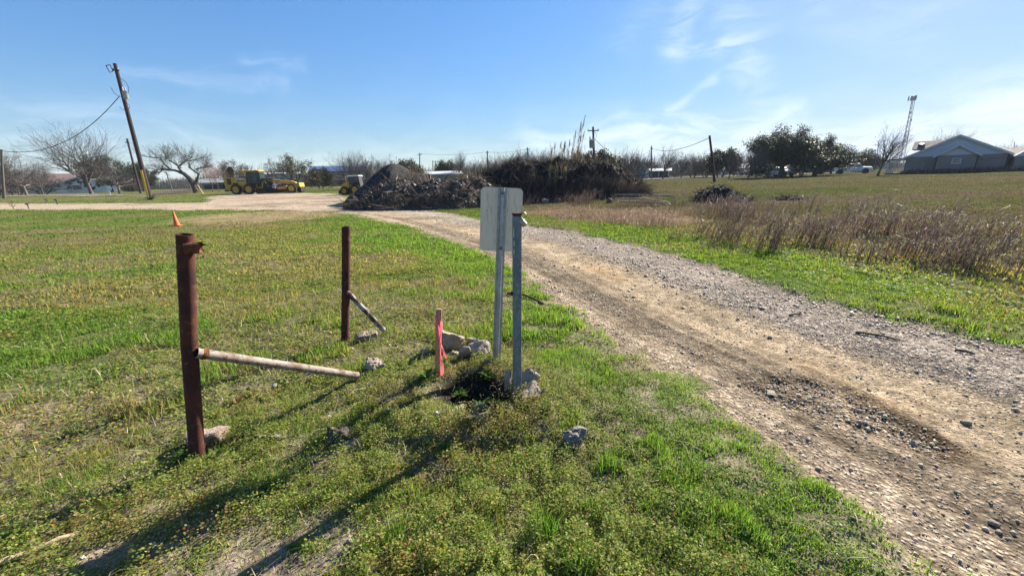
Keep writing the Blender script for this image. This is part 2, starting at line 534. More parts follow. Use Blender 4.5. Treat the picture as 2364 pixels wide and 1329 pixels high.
M['palewood'] = pmat('bleached_stick', (0.48, 0.36, 0.22), (0.36, 0.26, 0.16), 9, 0.95, 0, 0.4, stretch=(1, 1, 1))
M['teal'] = pmat('teal_glass', (0.15, 0.34, 0.28), (0.2, 0.4, 0.33), 9, 0.15, 0, 0, spec=.6)
M['litter'] = pmat('white_plastic', (0.5, 0.51, 0.53), (0.42, 0.43, 0.44), 9, 0.5, 0, 0.1)
M['ins'] = pmat('insulator', (0.35, 0.36, 0.38), (0.25, 0.26, 0.28), 9, 0.4, 0.2, 0)
M['towerm'] = pmat('tower_steel', (0.50, 0.42, 0.42), (0.56, 0.48, 0.48), 1, 0.6, 0.2, 0)


def brick_mat():
    m, b, out = new_mat('tan_brick')
    tc = b.n('ShaderNodeTexCoord')
    mp = b.n('ShaderNodeMapping'); b.put(mp.inputs[0], tc.outputs['Object'])
    mp.inputs['Rotation'].default_value = (math.radians(90), 0, 0)
    br = b.n('ShaderNodeTexBrick')
    b.nt.links.new(mp.outputs[0], br.inputs['Vector'])
    br.inputs['Scale'].default_value = 4.2
    br.inputs['Color1'].default_value = (0.20, 0.155, 0.14, 1)
    br.inputs['Color2'].default_value = (0.28, 0.225, 0.20, 1)
    br.inputs['Mortar'].default_value = (0.30, 0.28, 0.27, 1)
    br.inputs['Mortar Size'].default_value = 0.02
    pr = b.n('ShaderNodeBsdfPrincipled')
    b.put(pr.inputs['Base Color'], b.mix(b.mr(b.noise(tc.outputs['Object'], .8, 5), .3, .7), br.outputs[0], (0.23, 0.19, 0.17)))
    pr.inputs['Roughness'].default_value = 0.9
    b.nt.links.new(pr.outputs[0], out.inputs[0])
    return m


M['brick'] = brick_mat()


# ------------------------------------------------------------------ builders
def link(o):
    C.objects.link(o)
    return o


def T(name, label, cat, loc, group=None, rotz=0.0):
    o = bpy.data.objects.new(name, None)
    o.empty_display_size = 0.2
    o.location = loc
    o.rotation_euler = (0, 0, rotz)
    o['label'] = label; o['category'] = cat
    if group: o['group'] = group
    return link(o)


def tag(o, label, cat, group=None):
    o['label'] = label; o['category'] = cat
    if group: o['group'] = group
    return o


def dup(root, loc, rotz=0.0, scale=1.0, label=None):
    def cp_(o, par):
        c = o.copy(); C.objects.link(c)
        if par: c.parent = par
        for ch in list(o.children): cp_(ch, c)
        return c
    r = cp_(root, None)
    r.location = loc; r.rotation_euler = (0, 0, rotz)
    r.scale = (scale,) * 3 if not isinstance(scale, (tuple, list)) else scale
    if label: r['label'] = label
    return r


class MB:
    def __init__(s):
        s.v = []; s.f = []

    def add(s, vs, fs):
        o = len(s.v)
        s.v.extend(tuple(v) for v in vs)
        s.f.extend(tuple(i + o for i in f) for f in fs)
        return s

    def box(s, c, size, R=None):
        c = Vector(c); hx, hy, hz = size[0] / 2, size[1] / 2, size[2] / 2
        vs = []
        for z in (-hz, hz):
            for x, y in ((-hx, -hy), (hx, -hy), (hx, hy), (-hx, hy)):
                v = Vector((x, y, z))
                vs.append(c + (R @ v if R else v))
        return s.add(vs, [(3, 2, 1, 0), (4, 5, 6, 7), (0, 1, 5, 4), (1, 2, 6, 5), (2, 3, 7, 6), (3, 0, 4, 7)])

    def frame(s, p, q, ref=None):
        d = (Vector(q) - Vector(p)).normalized()
        ref = Vector(ref) if ref else (Vector((0, 0, 1)) if abs(d.z) < 0.9 else Vector((0, 1, 0)))
        a = d.cross(ref).normalized()
        return a, a.cross(d).normalized(), d

    def bar(s, p, q, w, h=None, ref=None):
        p, q = Vector(p), Vector(q)
        a, b, d = s.frame(p, q, ref)
        R = Matrix((a, b, d)).transposed()
        return s.box((p + q) / 2, (w, h or w, (q - p).length), R)

    def tube(s, pts, rad, n=8, cap=True):
        pts = [Vector(p) for p in pts]
        if not isinstance(rad, (list, tuple)): rad = [rad] * len(pts)
        vs, fs = [], []
        a = None
        for i, p in enumerate(pts):
            d = (pts[min(i + 1, len(pts) - 1)] - pts[max(i - 1, 0)])
            d = d.normalized() if d.length > 1e-9 else Vector((0, 0, 1))
            if a is None:
                ref = Vector((0, 0, 1)) if abs(d.z) < 0.9 else Vector((0, 1, 0))
                a = d.cross(ref).normalized()
            else:
                a = (a - d * a.dot(d)).normalized()
            b_ = d.cross(a)
            for k in range(n):
                t = 2 * math.pi * k / n
                vs.append(p + (a * math.cos(t) + b_ * math.sin(t)) * rad[i])
        for i in range(len(pts) - 1):
            for k in range(n):
                k2 = (k + 1) % n
                fs.append((i * n + k, i * n + k2, (i + 1) * n + k2, (i + 1) * n + k))
        if cap:
            fs.append(tuple(range(n - 1, -1, -1)))
            fs.append(tuple((len(pts) - 1) * n + k for k in range(n)))
        return s.add(vs, fs)

    def pipe(s, pts, ro, ri, n=24, depth=0.25):
        """hollow pipe, open at its far end"""
        s.tube(pts, ro, n, False)
        p, q = Vector(pts[-1]), Vector(pts[-2])
        d = (q - p).normalized()
        o = len(s.v)
        a = Vector(s.v[o - n]) - p
        ring = [Vector(s.v[o - n + k]) for k in range(n)]
        inner = [p + (r - p) * (ri / ro) for r in ring]
        low = [i + d * depth for i in inner]
        vs = ring + inner + low
        fs = []
        for k in range(n):
            k2 = (k + 1) % n
            fs.append((k, k2, n + k2, n + k))
            fs.append((n + k, n + k2, 2 * n + k2, 2 * n + k))
        fs.append(tuple(2 * n + k for k in range(n)))
        return s.add(vs, fs)

    def prism(s, poly, ext_, o=(0, 0, 0), ax=(1, 0, 0), ay=(0, 0, 1)):
        """extrude a 2-D outline (in axes ax, ay) by vector ext_"""
        o, ax, ay, e = Vector(o), Vector(ax), Vector(ay), Vector(ext_)
        b0 = [o + ax * p[0] + ay * p[1] for p in poly]
        n = len(b0)
        vs = b0 + [p + e for p in b0]
        fs = [tuple(range(n)), tuple(range(2 * n - 1, n - 1, -1))]
        fs += [(i, i + n, (i + 1) % n + n, (i + 1) % n) for i in range(n)]
        return s.add(vs, fs)

    def lathe(s, prof, c, axis=(0, 0, 1), n=20):
        c, d = Vector(c), Vector(axis).normalized()
        ref = Vector((0, 0, 1)) if abs(d.z) < 0.9 else Vector((0, 1, 0))
        a = d.cross(ref).normalized(); b_ = d.cross(a)
        vs, fs = [], []
        for r, h in prof:
            for k in range(n):
                t = 2 * math.pi * k / n
                vs.append(c + d * h + (a * math.cos(t) + b_ * math.sin(t)) * max(r, 1e-4))
        for i in range(len(prof) - 1):
            for k in range(n):
                k2 = (k + 1) % n
                fs.append((i * n + k, i * n + k2, (i + 1) * n + k2, (i + 1) * n + k))
        return s.add(vs, fs)

    def build(s, name, m, parent=None, smooth=False, bevel=0.0, local=False, fix=True):
        off = Vector((0, 0, 0)) if (parent is None or local) else parent_loc(parent)
        me = bpy.data.meshes.new(name)
        vs = s.v if off.length == 0 else [(v[0] - off.x, v[1] - off.y, v[2] - off.z) for v in s.v]
        me.from_pydata(vs, [], s.f)
        if fix:
            bm = bmesh.new(); bm.from_mesh(me)
            bmesh.ops.recalc_face_normals(bm, faces=bm.faces)
            bm.to_mesh(me); bm.free()
        if smooth:
            me.shade_smooth()
            try: me.set_sharp_from_angle(angle=math.radians(50))
            except Exception: pass
        me.materials.append(M[m] if isinstance(m, str) else m)
        o = bpy.data.objects.new(name, me)
        link(o)
        if parent: o.parent = parent
        if bevel:
            md = o.modifiers.new('edge', 'BEVEL'); md.width = bevel; md.segments = 2; md.limit_method = 'ANGLE'
        return o


def parent_loc(p):
    v = Vector((0, 0, 0))
    while p is not None:
        v += p.location
        p = p.parent
    return v


def centred(mb, name, m, loc, **kw):
    """one-mesh thing whose origin sits at loc"""
    mb.v = [(v[0] - loc[0], v[1] - loc[1], v[2] - loc[2]) for v in mb.v]
    o = mb.build(name, m, None, **kw)
    o.location = loc
    return o


def np_mesh(name, verts, faces, col=None, mat=None, parent=None, extra=None, smooth=False):
    """mesh from numpy arrays; faces (n,3) or (n,4)"""
    me = bpy.data.meshes.new(name)
    nv, (nf, k) = len(verts), faces.shape
    me.vertices.add(nv)
    me.vertices.foreach_set('co', np.ascontiguousarray(verts, np.float32).ravel())
    me.loops.add(nf * k)
    me.loops.foreach_set('vertex_index', np.ascontiguousarray(faces, np.int32).ravel())
    me.polygons.add(nf)
    me.polygons.foreach_set('loop_start', np.arange(0, nf * k, k, dtype=np.int32))
    me.polygons.foreach_set('loop_total', np.full(nf, k, np.int32))
    if smooth:
        me.polygons.foreach_set('use_smooth', np.ones(nf, bool))
    me.update(calc_edges=True)
    if col is not None:
        a = me.attributes.new('col', 'FLOAT_COLOR', 'POINT')
        c4 = np.ones((nv, 4), np.float32); c4[:, :3] = col
        a.data.foreach_set('color', c4.ravel())
    for nm, arr in (extra or {}).items():
        a = me.attributes.new(nm, 'FLOAT', 'POINT')
        a.data.foreach_set('value', np.ascontiguousarray(arr, np.float32))
    if mat: me.materials.append(mat)
    o = bpy.data.objects.new(name, me)
    link(o)
    if parent: o.parent = parent
    return o


def mixc(a, b, t):
    t = np.asarray(t)[..., None]
    return np.asarray(a) * (1 - t) + np.asarray(b) * t

# ------------------------------------------------------------------ ground sheet
_c = POT.mean(0)
POTU = float(zones(_c[:1], _c[1:])['u'][0])


def lawn_fields(Z):
    x, y, r = Z['x'], Z['y'], Z['r']
    edge = ss(1.3, 0.15, -Z['sd'] / np.clip(r / 5, 1, 3)) * (Z['sd'] < 0.3)
    pa = fbm(x * 0.35 + 5, y * 0.55, 4, 41)          # lush / dull patches
    pb = fbm(x * 1.1, y * 1.4, 4, 43)
    pc = fbm(x * 0.9 + 3, y * 0.9, 4, 47)            # bare earth near
    lush = np.clip(ss(0.45, 0.62, pa) * 0.8 + 0.25 * (pb - .5) + edge * 0.7, 0, 1)
    near = 1 - ss(3.2, 5.5, r)
    soilzone = np.exp(-(((x + 1.55) / 0.85) ** 2 + ((y - 1.5) / 0.6) ** 2)) + .7 * np.exp(-(((x + 1.25) / 0.35) ** 2 + ((y - 2.05) / 0.2) ** 2))
    bare = ss(.585, .72, pc * .6 + .4 * fbm(x * 3.1, y * 3.1, 3, 48) + 0.16 * soilzone) * ss(.12, .4, soilzone) * near * (1 - edge)
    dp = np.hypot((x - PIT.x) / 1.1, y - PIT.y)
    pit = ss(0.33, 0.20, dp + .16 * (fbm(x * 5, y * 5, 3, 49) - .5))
    bp = np.hypot((x - BARE.x) / 3.6, (y - BARE.y) / 2.6)
    tanp = ss(1.15, 0.75, bp + 0.35 * (fbm(x * .6, y * .6, 3, 51) - .5)) * (y > 8)
    brown = ss(0.52, 0.68, fbm(x * 0.28 + 9, y * 0.9, 4, 53)) * (r > 3)
    return dict(edge=edge, lush=lush, bare=bare, pit=pit, tan=tanp, brown=brown, pa=pa, pb=pb)


def weed_fields(Z):
    x, y = Z['x'], Z['y']
    w = ss(-0.5, 0.7, sdf(x, y, WEEDS) + 1.2 * (fbm(x * .5, y * .5, 3, 61) - .5))
    t = ss(-0.3, 0.4, sdf(x, y, TANG) + 0.8 * (fbm(x * .8, y * .8, 3, 63) - .5))
    patch = fbm(x * .28, y * .4, 3, 65)
    return w, t, patch


def ground_colour(Z):
    x, y, r, u, rd = Z['x'], Z['y'], Z['r'], Z['u'], Z['rd']
    Lf = lawn_fields(Z)
    c = mixc((0.115, 0.12, 0.040), (0.078, 0.118, 0.024), Lf['lush'])
    c = mixc(c, (0.155, 0.122, 0.068), Lf['brown'] * 0.8)
    c = mixc(c, (0.25, 0.20, 0.145), Lf['bare'])
    c = mixc(c, (0.24, 0.18, 0.10), Lf['tan'] * 0.9)
    soil = mixc(mixc((0.20, 0.16, 0.118), (0.17, 0.145, 0.085), Lf['pb']), (0.26, 0.21, 0.15), Lf['edge'] * .8)
    nearb = (1 - ss(2.5, 7, r)) * (1 - Lf['bare']) * (1 - 0.1 * Lf['edge'])
    c = mixc(c, soil, nearb * 0.8)
    # the field on the far side of the road
    w, t, patch = weed_fields(Z)
    fld = mixc((0.082, 0.076, 0.040), (0.060, 0.072, 0.026), ss(.42, .6, fbm(x * .12, y * .3, 4, 67)))
    fld = mixc(fld, (0.095, 0.072, 0.050), ss(.5, .65, fbm(x * .1 + 4, y * .35, 3, 69)) * .8)
    rt = Z['right'].astype(float) * ss(1.0, 5.0, Z['dr'])
    c = mixc(c, fld, rt)
    c = mixc(c, (0.085, 0.072, 0.040), w * .7)
    c = mixc(c, (0.20, 0.14, 0.085), t * .8)
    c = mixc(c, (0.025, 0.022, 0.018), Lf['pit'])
    # the road
    st = vn(u * 46, r * 0.5, 71) * .6 + vn(u * 120, r * 1.3, 73) * .4
    rc = mixc((0.37, 0.305, 0.23), (0.33, 0.275, 0.205), ss(.0, .15, u))
    rc = mixc(rc, (0.45, 0.37, 0.265), np.exp(-((u - .44) / .12) ** 2))
    rc = mixc(rc, (0.385, 0.345, 0.30), ss(.52, .66, u) * (1 - .5 * ss(.85, .98, u)))
    rc = mixc(rc, (0.44, 0.37, 0.285), np.exp(-((u - .07) / .05) ** 2) * .6)
    rc = rc * (1 - 0.2 * ss(.48, .7, st) * ss(.62, .35, u))[..., None]
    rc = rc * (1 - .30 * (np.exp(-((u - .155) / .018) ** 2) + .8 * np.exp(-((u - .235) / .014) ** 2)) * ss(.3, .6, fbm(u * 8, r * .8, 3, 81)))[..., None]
    rc = rc * (0.85 + 0.3 * fbm(x * .9, y * .9, 4, 75))[..., None]
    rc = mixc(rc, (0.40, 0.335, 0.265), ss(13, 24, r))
    rc = mixc(rc, (0.16, 0.135, 0.11), ss(.56, .7, fbm(x * .35, y * .9, 3, 77)) * ss(10, 16, r) * (u > .2) * .6)
    pd = pot_depth(x, y) * (r < 9)
    pn = fbm(x * 7, y * 7, 3, 79)
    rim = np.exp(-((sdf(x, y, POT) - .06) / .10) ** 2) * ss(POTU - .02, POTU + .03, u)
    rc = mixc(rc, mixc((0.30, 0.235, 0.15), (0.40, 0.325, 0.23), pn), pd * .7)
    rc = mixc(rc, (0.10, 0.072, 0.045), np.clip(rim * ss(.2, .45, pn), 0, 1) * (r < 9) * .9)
    rc = mixc(rc, (0.44, 0.31, 0.17), np.exp(-((u - .42) / .07) ** 2) * ss(.5, .7, fbm(x * .8, y * .8, 3, 80)) * (r < 7) * .5)
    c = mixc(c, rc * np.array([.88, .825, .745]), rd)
    for P, cc in ((THIN, (0.22, 0.19, 0.15)), (FAR_R, (0.20, 0.19, 0.17)), (PAVED, (0.11, 0.09, 0.078))):
        s = inside(x, y, P)
        c = np.where(s[..., None], np.array(cc), c)
    g = rd * (0.40 + 0.6 * ss(.48, .62, u) + 0.5 * pd + .35 * ss(.3, .1, u)) * (1 - ss(9, 16, r))
    return np.clip(c, 0.01, 0.6), np.clip(g, 0, 1)


def make_ground():
    a0 = np.radians(np.arange(-69, 69.01, 0.145))
    a1 = np.radians(np.arange(71, 290, 2.2))
    ang = np.concatenate([a0, a1])
    r1 = 0.45 * 1.0105 ** np.arange(0, 560)
    r2 = r1[-1] * 1.035 ** np.arange(1, 54)
    rad = np.concatenate([r1, r2])
    na, nr = len(ang), len(rad)
    A, R = np.meshgrid(ang, rad)
    x, y = (R * np.sin(A)).ravel(), (R * np.cos(A)).ravel()
    Z = zones(x, y)
    z = terr(x, y, Z)
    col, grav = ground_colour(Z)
    V = np.stack([x, y, z], 1)
    i = np.arange(nr - 1)[:, None] * na
    j = np.arange(na)[None, :]
    j2 = (j + 1) % na
    Fq = np.stack([i + j, i + j2, i + na + j2, i + na + j], -1).reshape(-1, 4)[:, ::-1]
    ci = len(V)
    V = np.vstack([V, [[0, 0, z[:na].mean()]]])
    col = np.vstack([col, col[:na].mean(0)]); grav = np.append(grav, 0)
    fan = np.stack([np.full(na, ci), np.arange(na), (np.arange(na) + 1) % na, (np.arange(na) + 1) % na], 1)
    fx, fy = V[Fq, 0].mean(1), V[Fq, 1].mean(1)
    rdm = np.append(Z['rd'], 0)[Fq].mean(1) > 0.5
    sets = [('gravel_road', rdm), ('side_road', inside(fx, fy, THIN) | inside(fx, fy, PAVED)), ('far_road', inside(fx, fy, FAR_R))]
    left = np.ones(len(Fq), bool)
    for nm, s in sets:
        s = s & left
        left &= ~s
        emit(nm, V, Fq[s], col, grav)
    emit('ground', V, Fq[left], col, grav, fan)


def emit(nm, V, Fq, col, grav, fan=None):
    uq, inv = np.unique(Fq, return_inverse=True)
    o = np_mesh(nm, V[uq], inv.reshape(Fq.shape), col[uq], M['earth'], None, {'grav': grav[uq]}, True)
    o['kind'] = 'structure'
    return o


make_ground()

# ------------------------------------------------------------------ ground cover (stuff)
def polar(n, r0, r1, pw=1.0, amin=-66, amax=66, rng=RNG):
    """random ground points between two radii; area density falls as r**-pw"""
    k = 2 - pw
    u = rng.random(n)
    r = (r0 ** k + u * (r1 ** k - r0 ** k)) ** (1 / k) if abs(k) > 1e-6 else r0 * (r1 / r0) ** u
    a = np.radians(rng.uniform(amin, amax, n))
    return r * np.sin(a), r * np.cos(a)


def leaves(P, size, tilt, rng=RNG, wid=0.75):
    """little diamond leaves, lying within `tilt` of flat"""
    n = len(P)
    yaw = rng.uniform(0, 2 * np.pi, n)
    tl = rng.normal(0, tilt, n); t2 = rng.normal(0, tilt, n)
    u = np.stack([np.cos(yaw) * np.cos(tl), np.sin(yaw) * np.cos(tl), np.sin(tl)], 1)
    v = np.stack([-np.sin(yaw) * np.cos(t2), np.cos(yaw) * np.cos(t2), np.sin(t2)], 1)
    s = size[:, None]
    V = np.stack([P, P + u * s * .55 + v * s * wid * .5, P + u * s, P + u * s * .55 - v * s * wid * .5], 1).reshape(-1, 3)
    Fq = np.arange(4 * n).reshape(n, 4)
    return V, Fq


def blades(P, h, w, lean, rng=RNG, bias=(0, 0)):
    """grass blades: bent triangles (5 points as quad + tip folded in one quad)"""
    n = len(P)
    yaw = rng.uniform(0, 2 * np.pi, n)
    sx, sy = np.cos(yaw) * w / 2, np.sin(yaw) * w / 2
    la = rng.uniform(0, 2 * np.pi, n)
    lm = np.abs(rng.normal(0, lean, n))
    dx, dy = np.cos(la) * lm + bias[0], np.sin(la) * lm + bias[1]
    base = np.stack([sx, sy, np.zeros(n)], 1)
    mid = np.stack([dx * .35, dy * .35, np.full(n, .6)], 1) * h[:, None]
    tip = np.stack([dx, dy, np.clip(1 - .35 * np.hypot(dx, dy), .15, 1)], 1) * h[:, None]
    V = np.stack([P - base, P + base, P + mid + base * .6, P + tip, P + mid - base * .6], 1).reshape(-1, 3)
    i = np.arange(n)[:, None] * 5
    F1 = i + np.array([0, 1, 2, 4]); F2 = i + np.array([4, 2, 3, 3])
    F3 = np.concatenate([i + np.array([[0, 1, 2]]), i + np.array([[0, 2, 4]]), i + np.array([[4, 2, 3]])])
    return V, F3


def stuff(name, V, Fq, col, mat, label, per):
    c = np.repeat(col, per, 0)
    if len(Fq) and Fq.shape[1] == 4 and per == 4:
        pass
    o = np_mesh(name, V, Fq, c, M[mat])
    o['kind'] = 'stuff'
    o['label'] = label; o['category'] = 'ground cover'
    return o


def pal(rng, n, cols, wts):
    cols = np.array(cols); w = np.array(wts, float); w /= w.sum()
    c = cols[rng.choice(len(cols), n, p=w)]
    return c * rng.uniform(.7, 1.3, (n, 1)) * rng.uniform(.92, 1.08, (n, 3))


def scatter_cover():
    rng = np.random.default_rng(11)
    LV, LF, LC, lo = [], [], [], 0
    GV, GF, GC, go = [], [], [], 0
    DV, DF, DC, do = [], [], [], 0

    def addl(V, Fq, c):
        nonlocal lo
        LV.append(V); LF.append(Fq + lo); LC.append(np.repeat(c, 4, 0)); lo += len(V)

    def addg(V, F3, c):
        nonlocal go
        GV.append(V); GF.append(F3 + go); GC.append(np.repeat(c, 5, 0)); go += len(V)

    def addd(V, F3, c):
        nonlocal do
        DV.append(V); DF.append(F3 + do); DC.append(np.repeat(c, 5, 0)); do += len(V)

    # ---- low leafy weeds (the near verge and lawn)
    for (n, r0, r1, sz, hh) in ((470000, .9, 3.2, .0108, .05), (270000, 3.0, 7, .018, .045), (170000, 6.5, 16, .034, .03)):
        x, y = polar(n, r0, r1, 1.2, rng=rng)
        Z = zones(x, y); Lf = lawn_fields(Z)
        w, t, _ = weed_fields(Z)
        clump = ss(.34, .60, fbm(x * 4.5, y * 4.5, 3, 91)) * .55 + ss(.4, .55, fbm(x * 14, y * 14, 2, 93)) * .45
        p = (1 - Z['rd']) ** 2 * (1 - .97 * Lf['bare']) * (1 - .97 * Lf['pit']) * (.18 + .95 * clump) * (1 - .72 * Lf['edge']) * (1 - .9 * Lf['tan']) * (1 - .45 * Lf['brown'])
        p *= np.where(Z['right'], .55, 1) * (1 - .6 * w) * (1 - .9 * t)
        p = p * (1 + .3 * np.exp(-((np.hypot(x - PIT.x, y - PIT.y) - .42) / .2) ** 2) * (1 - Z['rd']))
        k = rng.random(n) < p
        x, y = x[k], y[k]; Lf = {q: v[k] for q, v in Lf.items()}
        m = len(x)
        z = terr(x, y)
        tall = .4 + 1.0 * ss(.4, .62, fbm(x * 1.6, y * 1.6, 3, 95))
        ring = np.exp(-((np.hypot(x - PIT.x, y - PIT.y) - .42) / .2) ** 2)
        hz = rng.random(m) ** 1.2 * hh * tall * (1 + .5 * ring) * (.35 + 1.1 * ss(.36, .64, fbm(x * 15, y * 15, 2, 99)))
        g = pal(rng, m, [(.22, .265, .058), (.28, .30, .066), (.36, .335, .09), (.15, .225, .056), (.31, .175, .08), (.46, .36, .2)], [30, 24, 8, 28, 3.5, 2.5])
        lus = pal(rng, m, [(.125, .22, .038), (.165, .27, .045), (.095, .17, .034), (.23, .27, .053)], [4, 4, 3, 2])
        c = mixc(g, lus, (rng.random(m) < np.clip(Lf['lush'] * .95, 0, 1)).astype(float))
        red = ss(.55, .66, fbm(x * 2.1, y * 2.1, 3, 97))
        c = mixc(c, pal(rng, m, [(.28, .14, .06), (.32, .22, .08)], [1, 1.4]), (rng.random(m) < red * .3).astype(float))
        V, Fq = leaves(np.stack([x, y, z + hz], 1), sz * rng.uniform(.6, 1.45, m), .38, rng)
        addl(V, Fq, c)
    # ---- grass: bright along the road edge, tufts elsewhere
    for (n, r0, r1, h, wd) in ((420000, .9, 3.6, .025, .0036), (260000, 3.4, 8, .045, .008), (200000, 7.5, 19, .06, .018), (130000, 18, 42, .05, .035), (60000, 40, 95, .07, .06)):
        x, y = polar(n, r0, r1, 1.25, rng=rng)
        Z = zones(x, y); Lf = lawn_fields(Z)
        w, t, _ = weed_fields(Z)
        tuft = ss(.54, .66, fbm(x * 3.3 + 40, y * 3.3, 3, 101))
        fr = ss(.40, .60, fbm(x * 7, y * 7, 3, 103)) * np.where(Z['r'] < 9, ss(.30, .52, fbm(x * 2.6, y * 2.6, 3, 104) + .22 * ss(.05, .75, -Z['sd'])), 1)
        p = (.03 + .95 * Lf['edge'] * fr + .35 * tuft + .5 * ss(3.5, 8, Z['r']) * fr) * (1 - Z['rd']) ** 1.3 * (1 - .9 * Lf['bare']) * (1 - Lf['pit']) * (1 - .85 * Lf['tan'])
        p *= (1 - .4 * w) * (1 - .8 * t) 
        k = rng.random(n) < p
        x, y = x[k], y[k]; Lf = {q: v[k] for q, v in Lf.items()}; tuft = tuft[k]; rt = Z['right'][k]; dr = Z['dr'][k]; r_ = Z['r'][k]
        m = len(x)
        z = terr(x, y)
        c = pal(rng, m, [(.12, .225, .036), (.16, .27, .045), (.09, .175, .03), (.22, .265, .06)], [4, 4, 3, 2])
        dull = pal(rng, m, [(.22, .215, .065), (.28, .235, .10), (.16, .175, .055), (.36, .28, .16)], [4, 3, 3, 1.5])
        gl = np.clip(.13 + Lf['lush'] + .8 * Lf['edge'] + .5 * tuft * (r_ < 6) - .6 * Lf['brown'], 0, 1)
        gl = np.where(rt, np.clip(ss(4.0, 1.0, dr) * (.35 + Lf['lush']) + .10 * Lf['lush'], 0, 1), gl)
        rtb = np.where(rt & (dr > 4), rng.random(m), 0) > .15
        c = mixc(dull, c, (rng.random(m) < gl).astype(float))
        far_ = ss(9, 20, r_)
        c = c * np.where(rt[:, None], np.array([.88, .76, .85]), 1)
        c = np.where(rtb[:, None], pal(rng, m, [(.125, .11, .062), (.16, .13, .085), (.10, .105, .048)], [3, 2, 3]), c)
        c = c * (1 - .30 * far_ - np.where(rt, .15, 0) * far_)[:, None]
        hgt = h * rng.uniform(.45, 1.35, m) * (1 + 1.1 * tuft * (r_ < 6))
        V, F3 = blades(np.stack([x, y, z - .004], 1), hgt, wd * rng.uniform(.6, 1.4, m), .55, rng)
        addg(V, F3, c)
    # ---- dead weeds across the road
    for (n, r0, r1, hm, wd) in ((26000, 4, 12, .30, .008), (40000, 9, 22, .33, .014), (14000, 20, 50, .18, .03)):
        x, y = polar(n, r0, r1, 1.0, amin=-12, amax=66, rng=rng)
        Z = zones(x, y); w, t, patch = weed_fields(Z)
        p = w * (.04 + .6 * ss(.50, .60, fbm(x * .55, y * .8, 3, 66)) * ss(.3, .5, patch)) + .06 * t + .10 * ss(.5, .7, fbm(x * .15, y * .4, 3, 119)) * (Z['right'] & (Z['dr'] > 3)) * (r0 > 15)
        p *= (1 - Z['rd'])
        k = rng.random(n) < p
        x, y, t = x[k], y[k], t[k]
        m = len(x)
        z = terr(x, y)
        hs = hm * (.3 + 1.5 * ss(.35, .66, fbm(x * .8, y * .8, 3, 111)))
        h = hs * rng.uniform(.4, 1.25, m) * (1 - .65 * t)
        c = pal(rng, m, [(.15, .085, .050), (.20, .125, .078), (.27, .195, .13), (.105, .072, .05)], [4, 4, 2, 3])
        c = mixc(c, pal(rng, m, [(.36, .255, .165), (.28, .20, .125)], [1, 1]), t * .9)
        V, F3 = blades(np.stack([x, y, z - .01], 1), h, wd * rng.uniform(.6, 1.3, m), .22, rng, (.28, 0))
        addd(V, F3, c)
        # side stems and pale seed heads
        for q in range(4):
            hz = h * rng.uniform(.35, 1.0, m)
            P = np.stack([x + .28 * hz, y, z + hz], 1) + rng.normal(0, .03, (m, 3)) * np.array([1, 1, .2])
            cc = pal(rng, m, [(.15, .105, .085), (.30, .23, .185), (.42, .35, .29), (.19, .125, .10)], [4, 2, 1, 3])
            cc = mixc(cc, pal(rng, m, [(.38, .27, .17)], [1]), t * .8)
            V, F3 = blades(P, h * rng.uniform(.15, .35, m), wd * .9 * rng.uniform(.6, 1.3, m), .9, rng, (.3, 0))
            addd(V, F3, cc)
    # low tan grass
    x, y = polar(60000, 7, 26, 1.0, amin=-8, amax=40, rng=rng)
    Z = zones(x, y); w, t, patch = weed_fields(Z)
    k = rng.random(len(x)) < t * ss(.3, .5, fbm(x * 1.5, y * 1.5, 3, 113))
    x, y = x[k], y[k]; m = len(x)
    V, F3 = blades(np.stack([x, y, terr(x, y)], 1), .15 * rng.uniform(.3, 1.4, m) * (.4 + 1.2 * ss(.35, .65, fbm(x * .9, y * .9, 3, 115))), .015 * rng.uniform(.6, 1.4, m), 1.0, rng, (.2, -.1))
    addd(V, F3, pal(rng, m, [(.38, .27, .175), (.46, .345, .23), (.25, .175, .11)], [3, 2, 2]))
    # dead straws in the near verge
    x, y = polar(9000, .9, 6, 1.2, rng=rng)
    Z = zones(x, y)
    k = rng.random(len(x)) < (1 - Z['rd']) * .8
    x, y = x[k], y[k]; m = len(x)
    V, F3 = blades(np.stack([x, y, terr(x, y) + .006 + .02 * rng.random(m)], 1), (.026 + .012 * np.hypot(x, y)) * rng.uniform(.3, 1.5, m), (.0016 + .0006 * np.hypot(x, y)) * rng.uniform(.6, 1.4, m), 2.0, rng)
    addd(V, F3, pal(rng, m, [(.42, .33, .21), (.30, .22, .14), (.5, .42, .3)], [3, 3, 1]))

    def fin(nm, v, f, c, mat, label):
        o = np_mesh(nm, np.concatenate(v), np.concatenate(f), np.concatenate(c), M[mat])
        o['kind'] = 'stuff'; o['label'] = label
    fin('clover', LV, LF, LC, 'leaf', 'low olive green leafy weeds covering the near verge')
    fin('grass', GV, GF, GC, 'leaf', 'short green grass along the road edge and over the lawn')
    fin('dead_weeds', DV, DF, DC, 'dry', 'reddish brown dead weeds and tan grass across the gravel road')


scatter_cover()


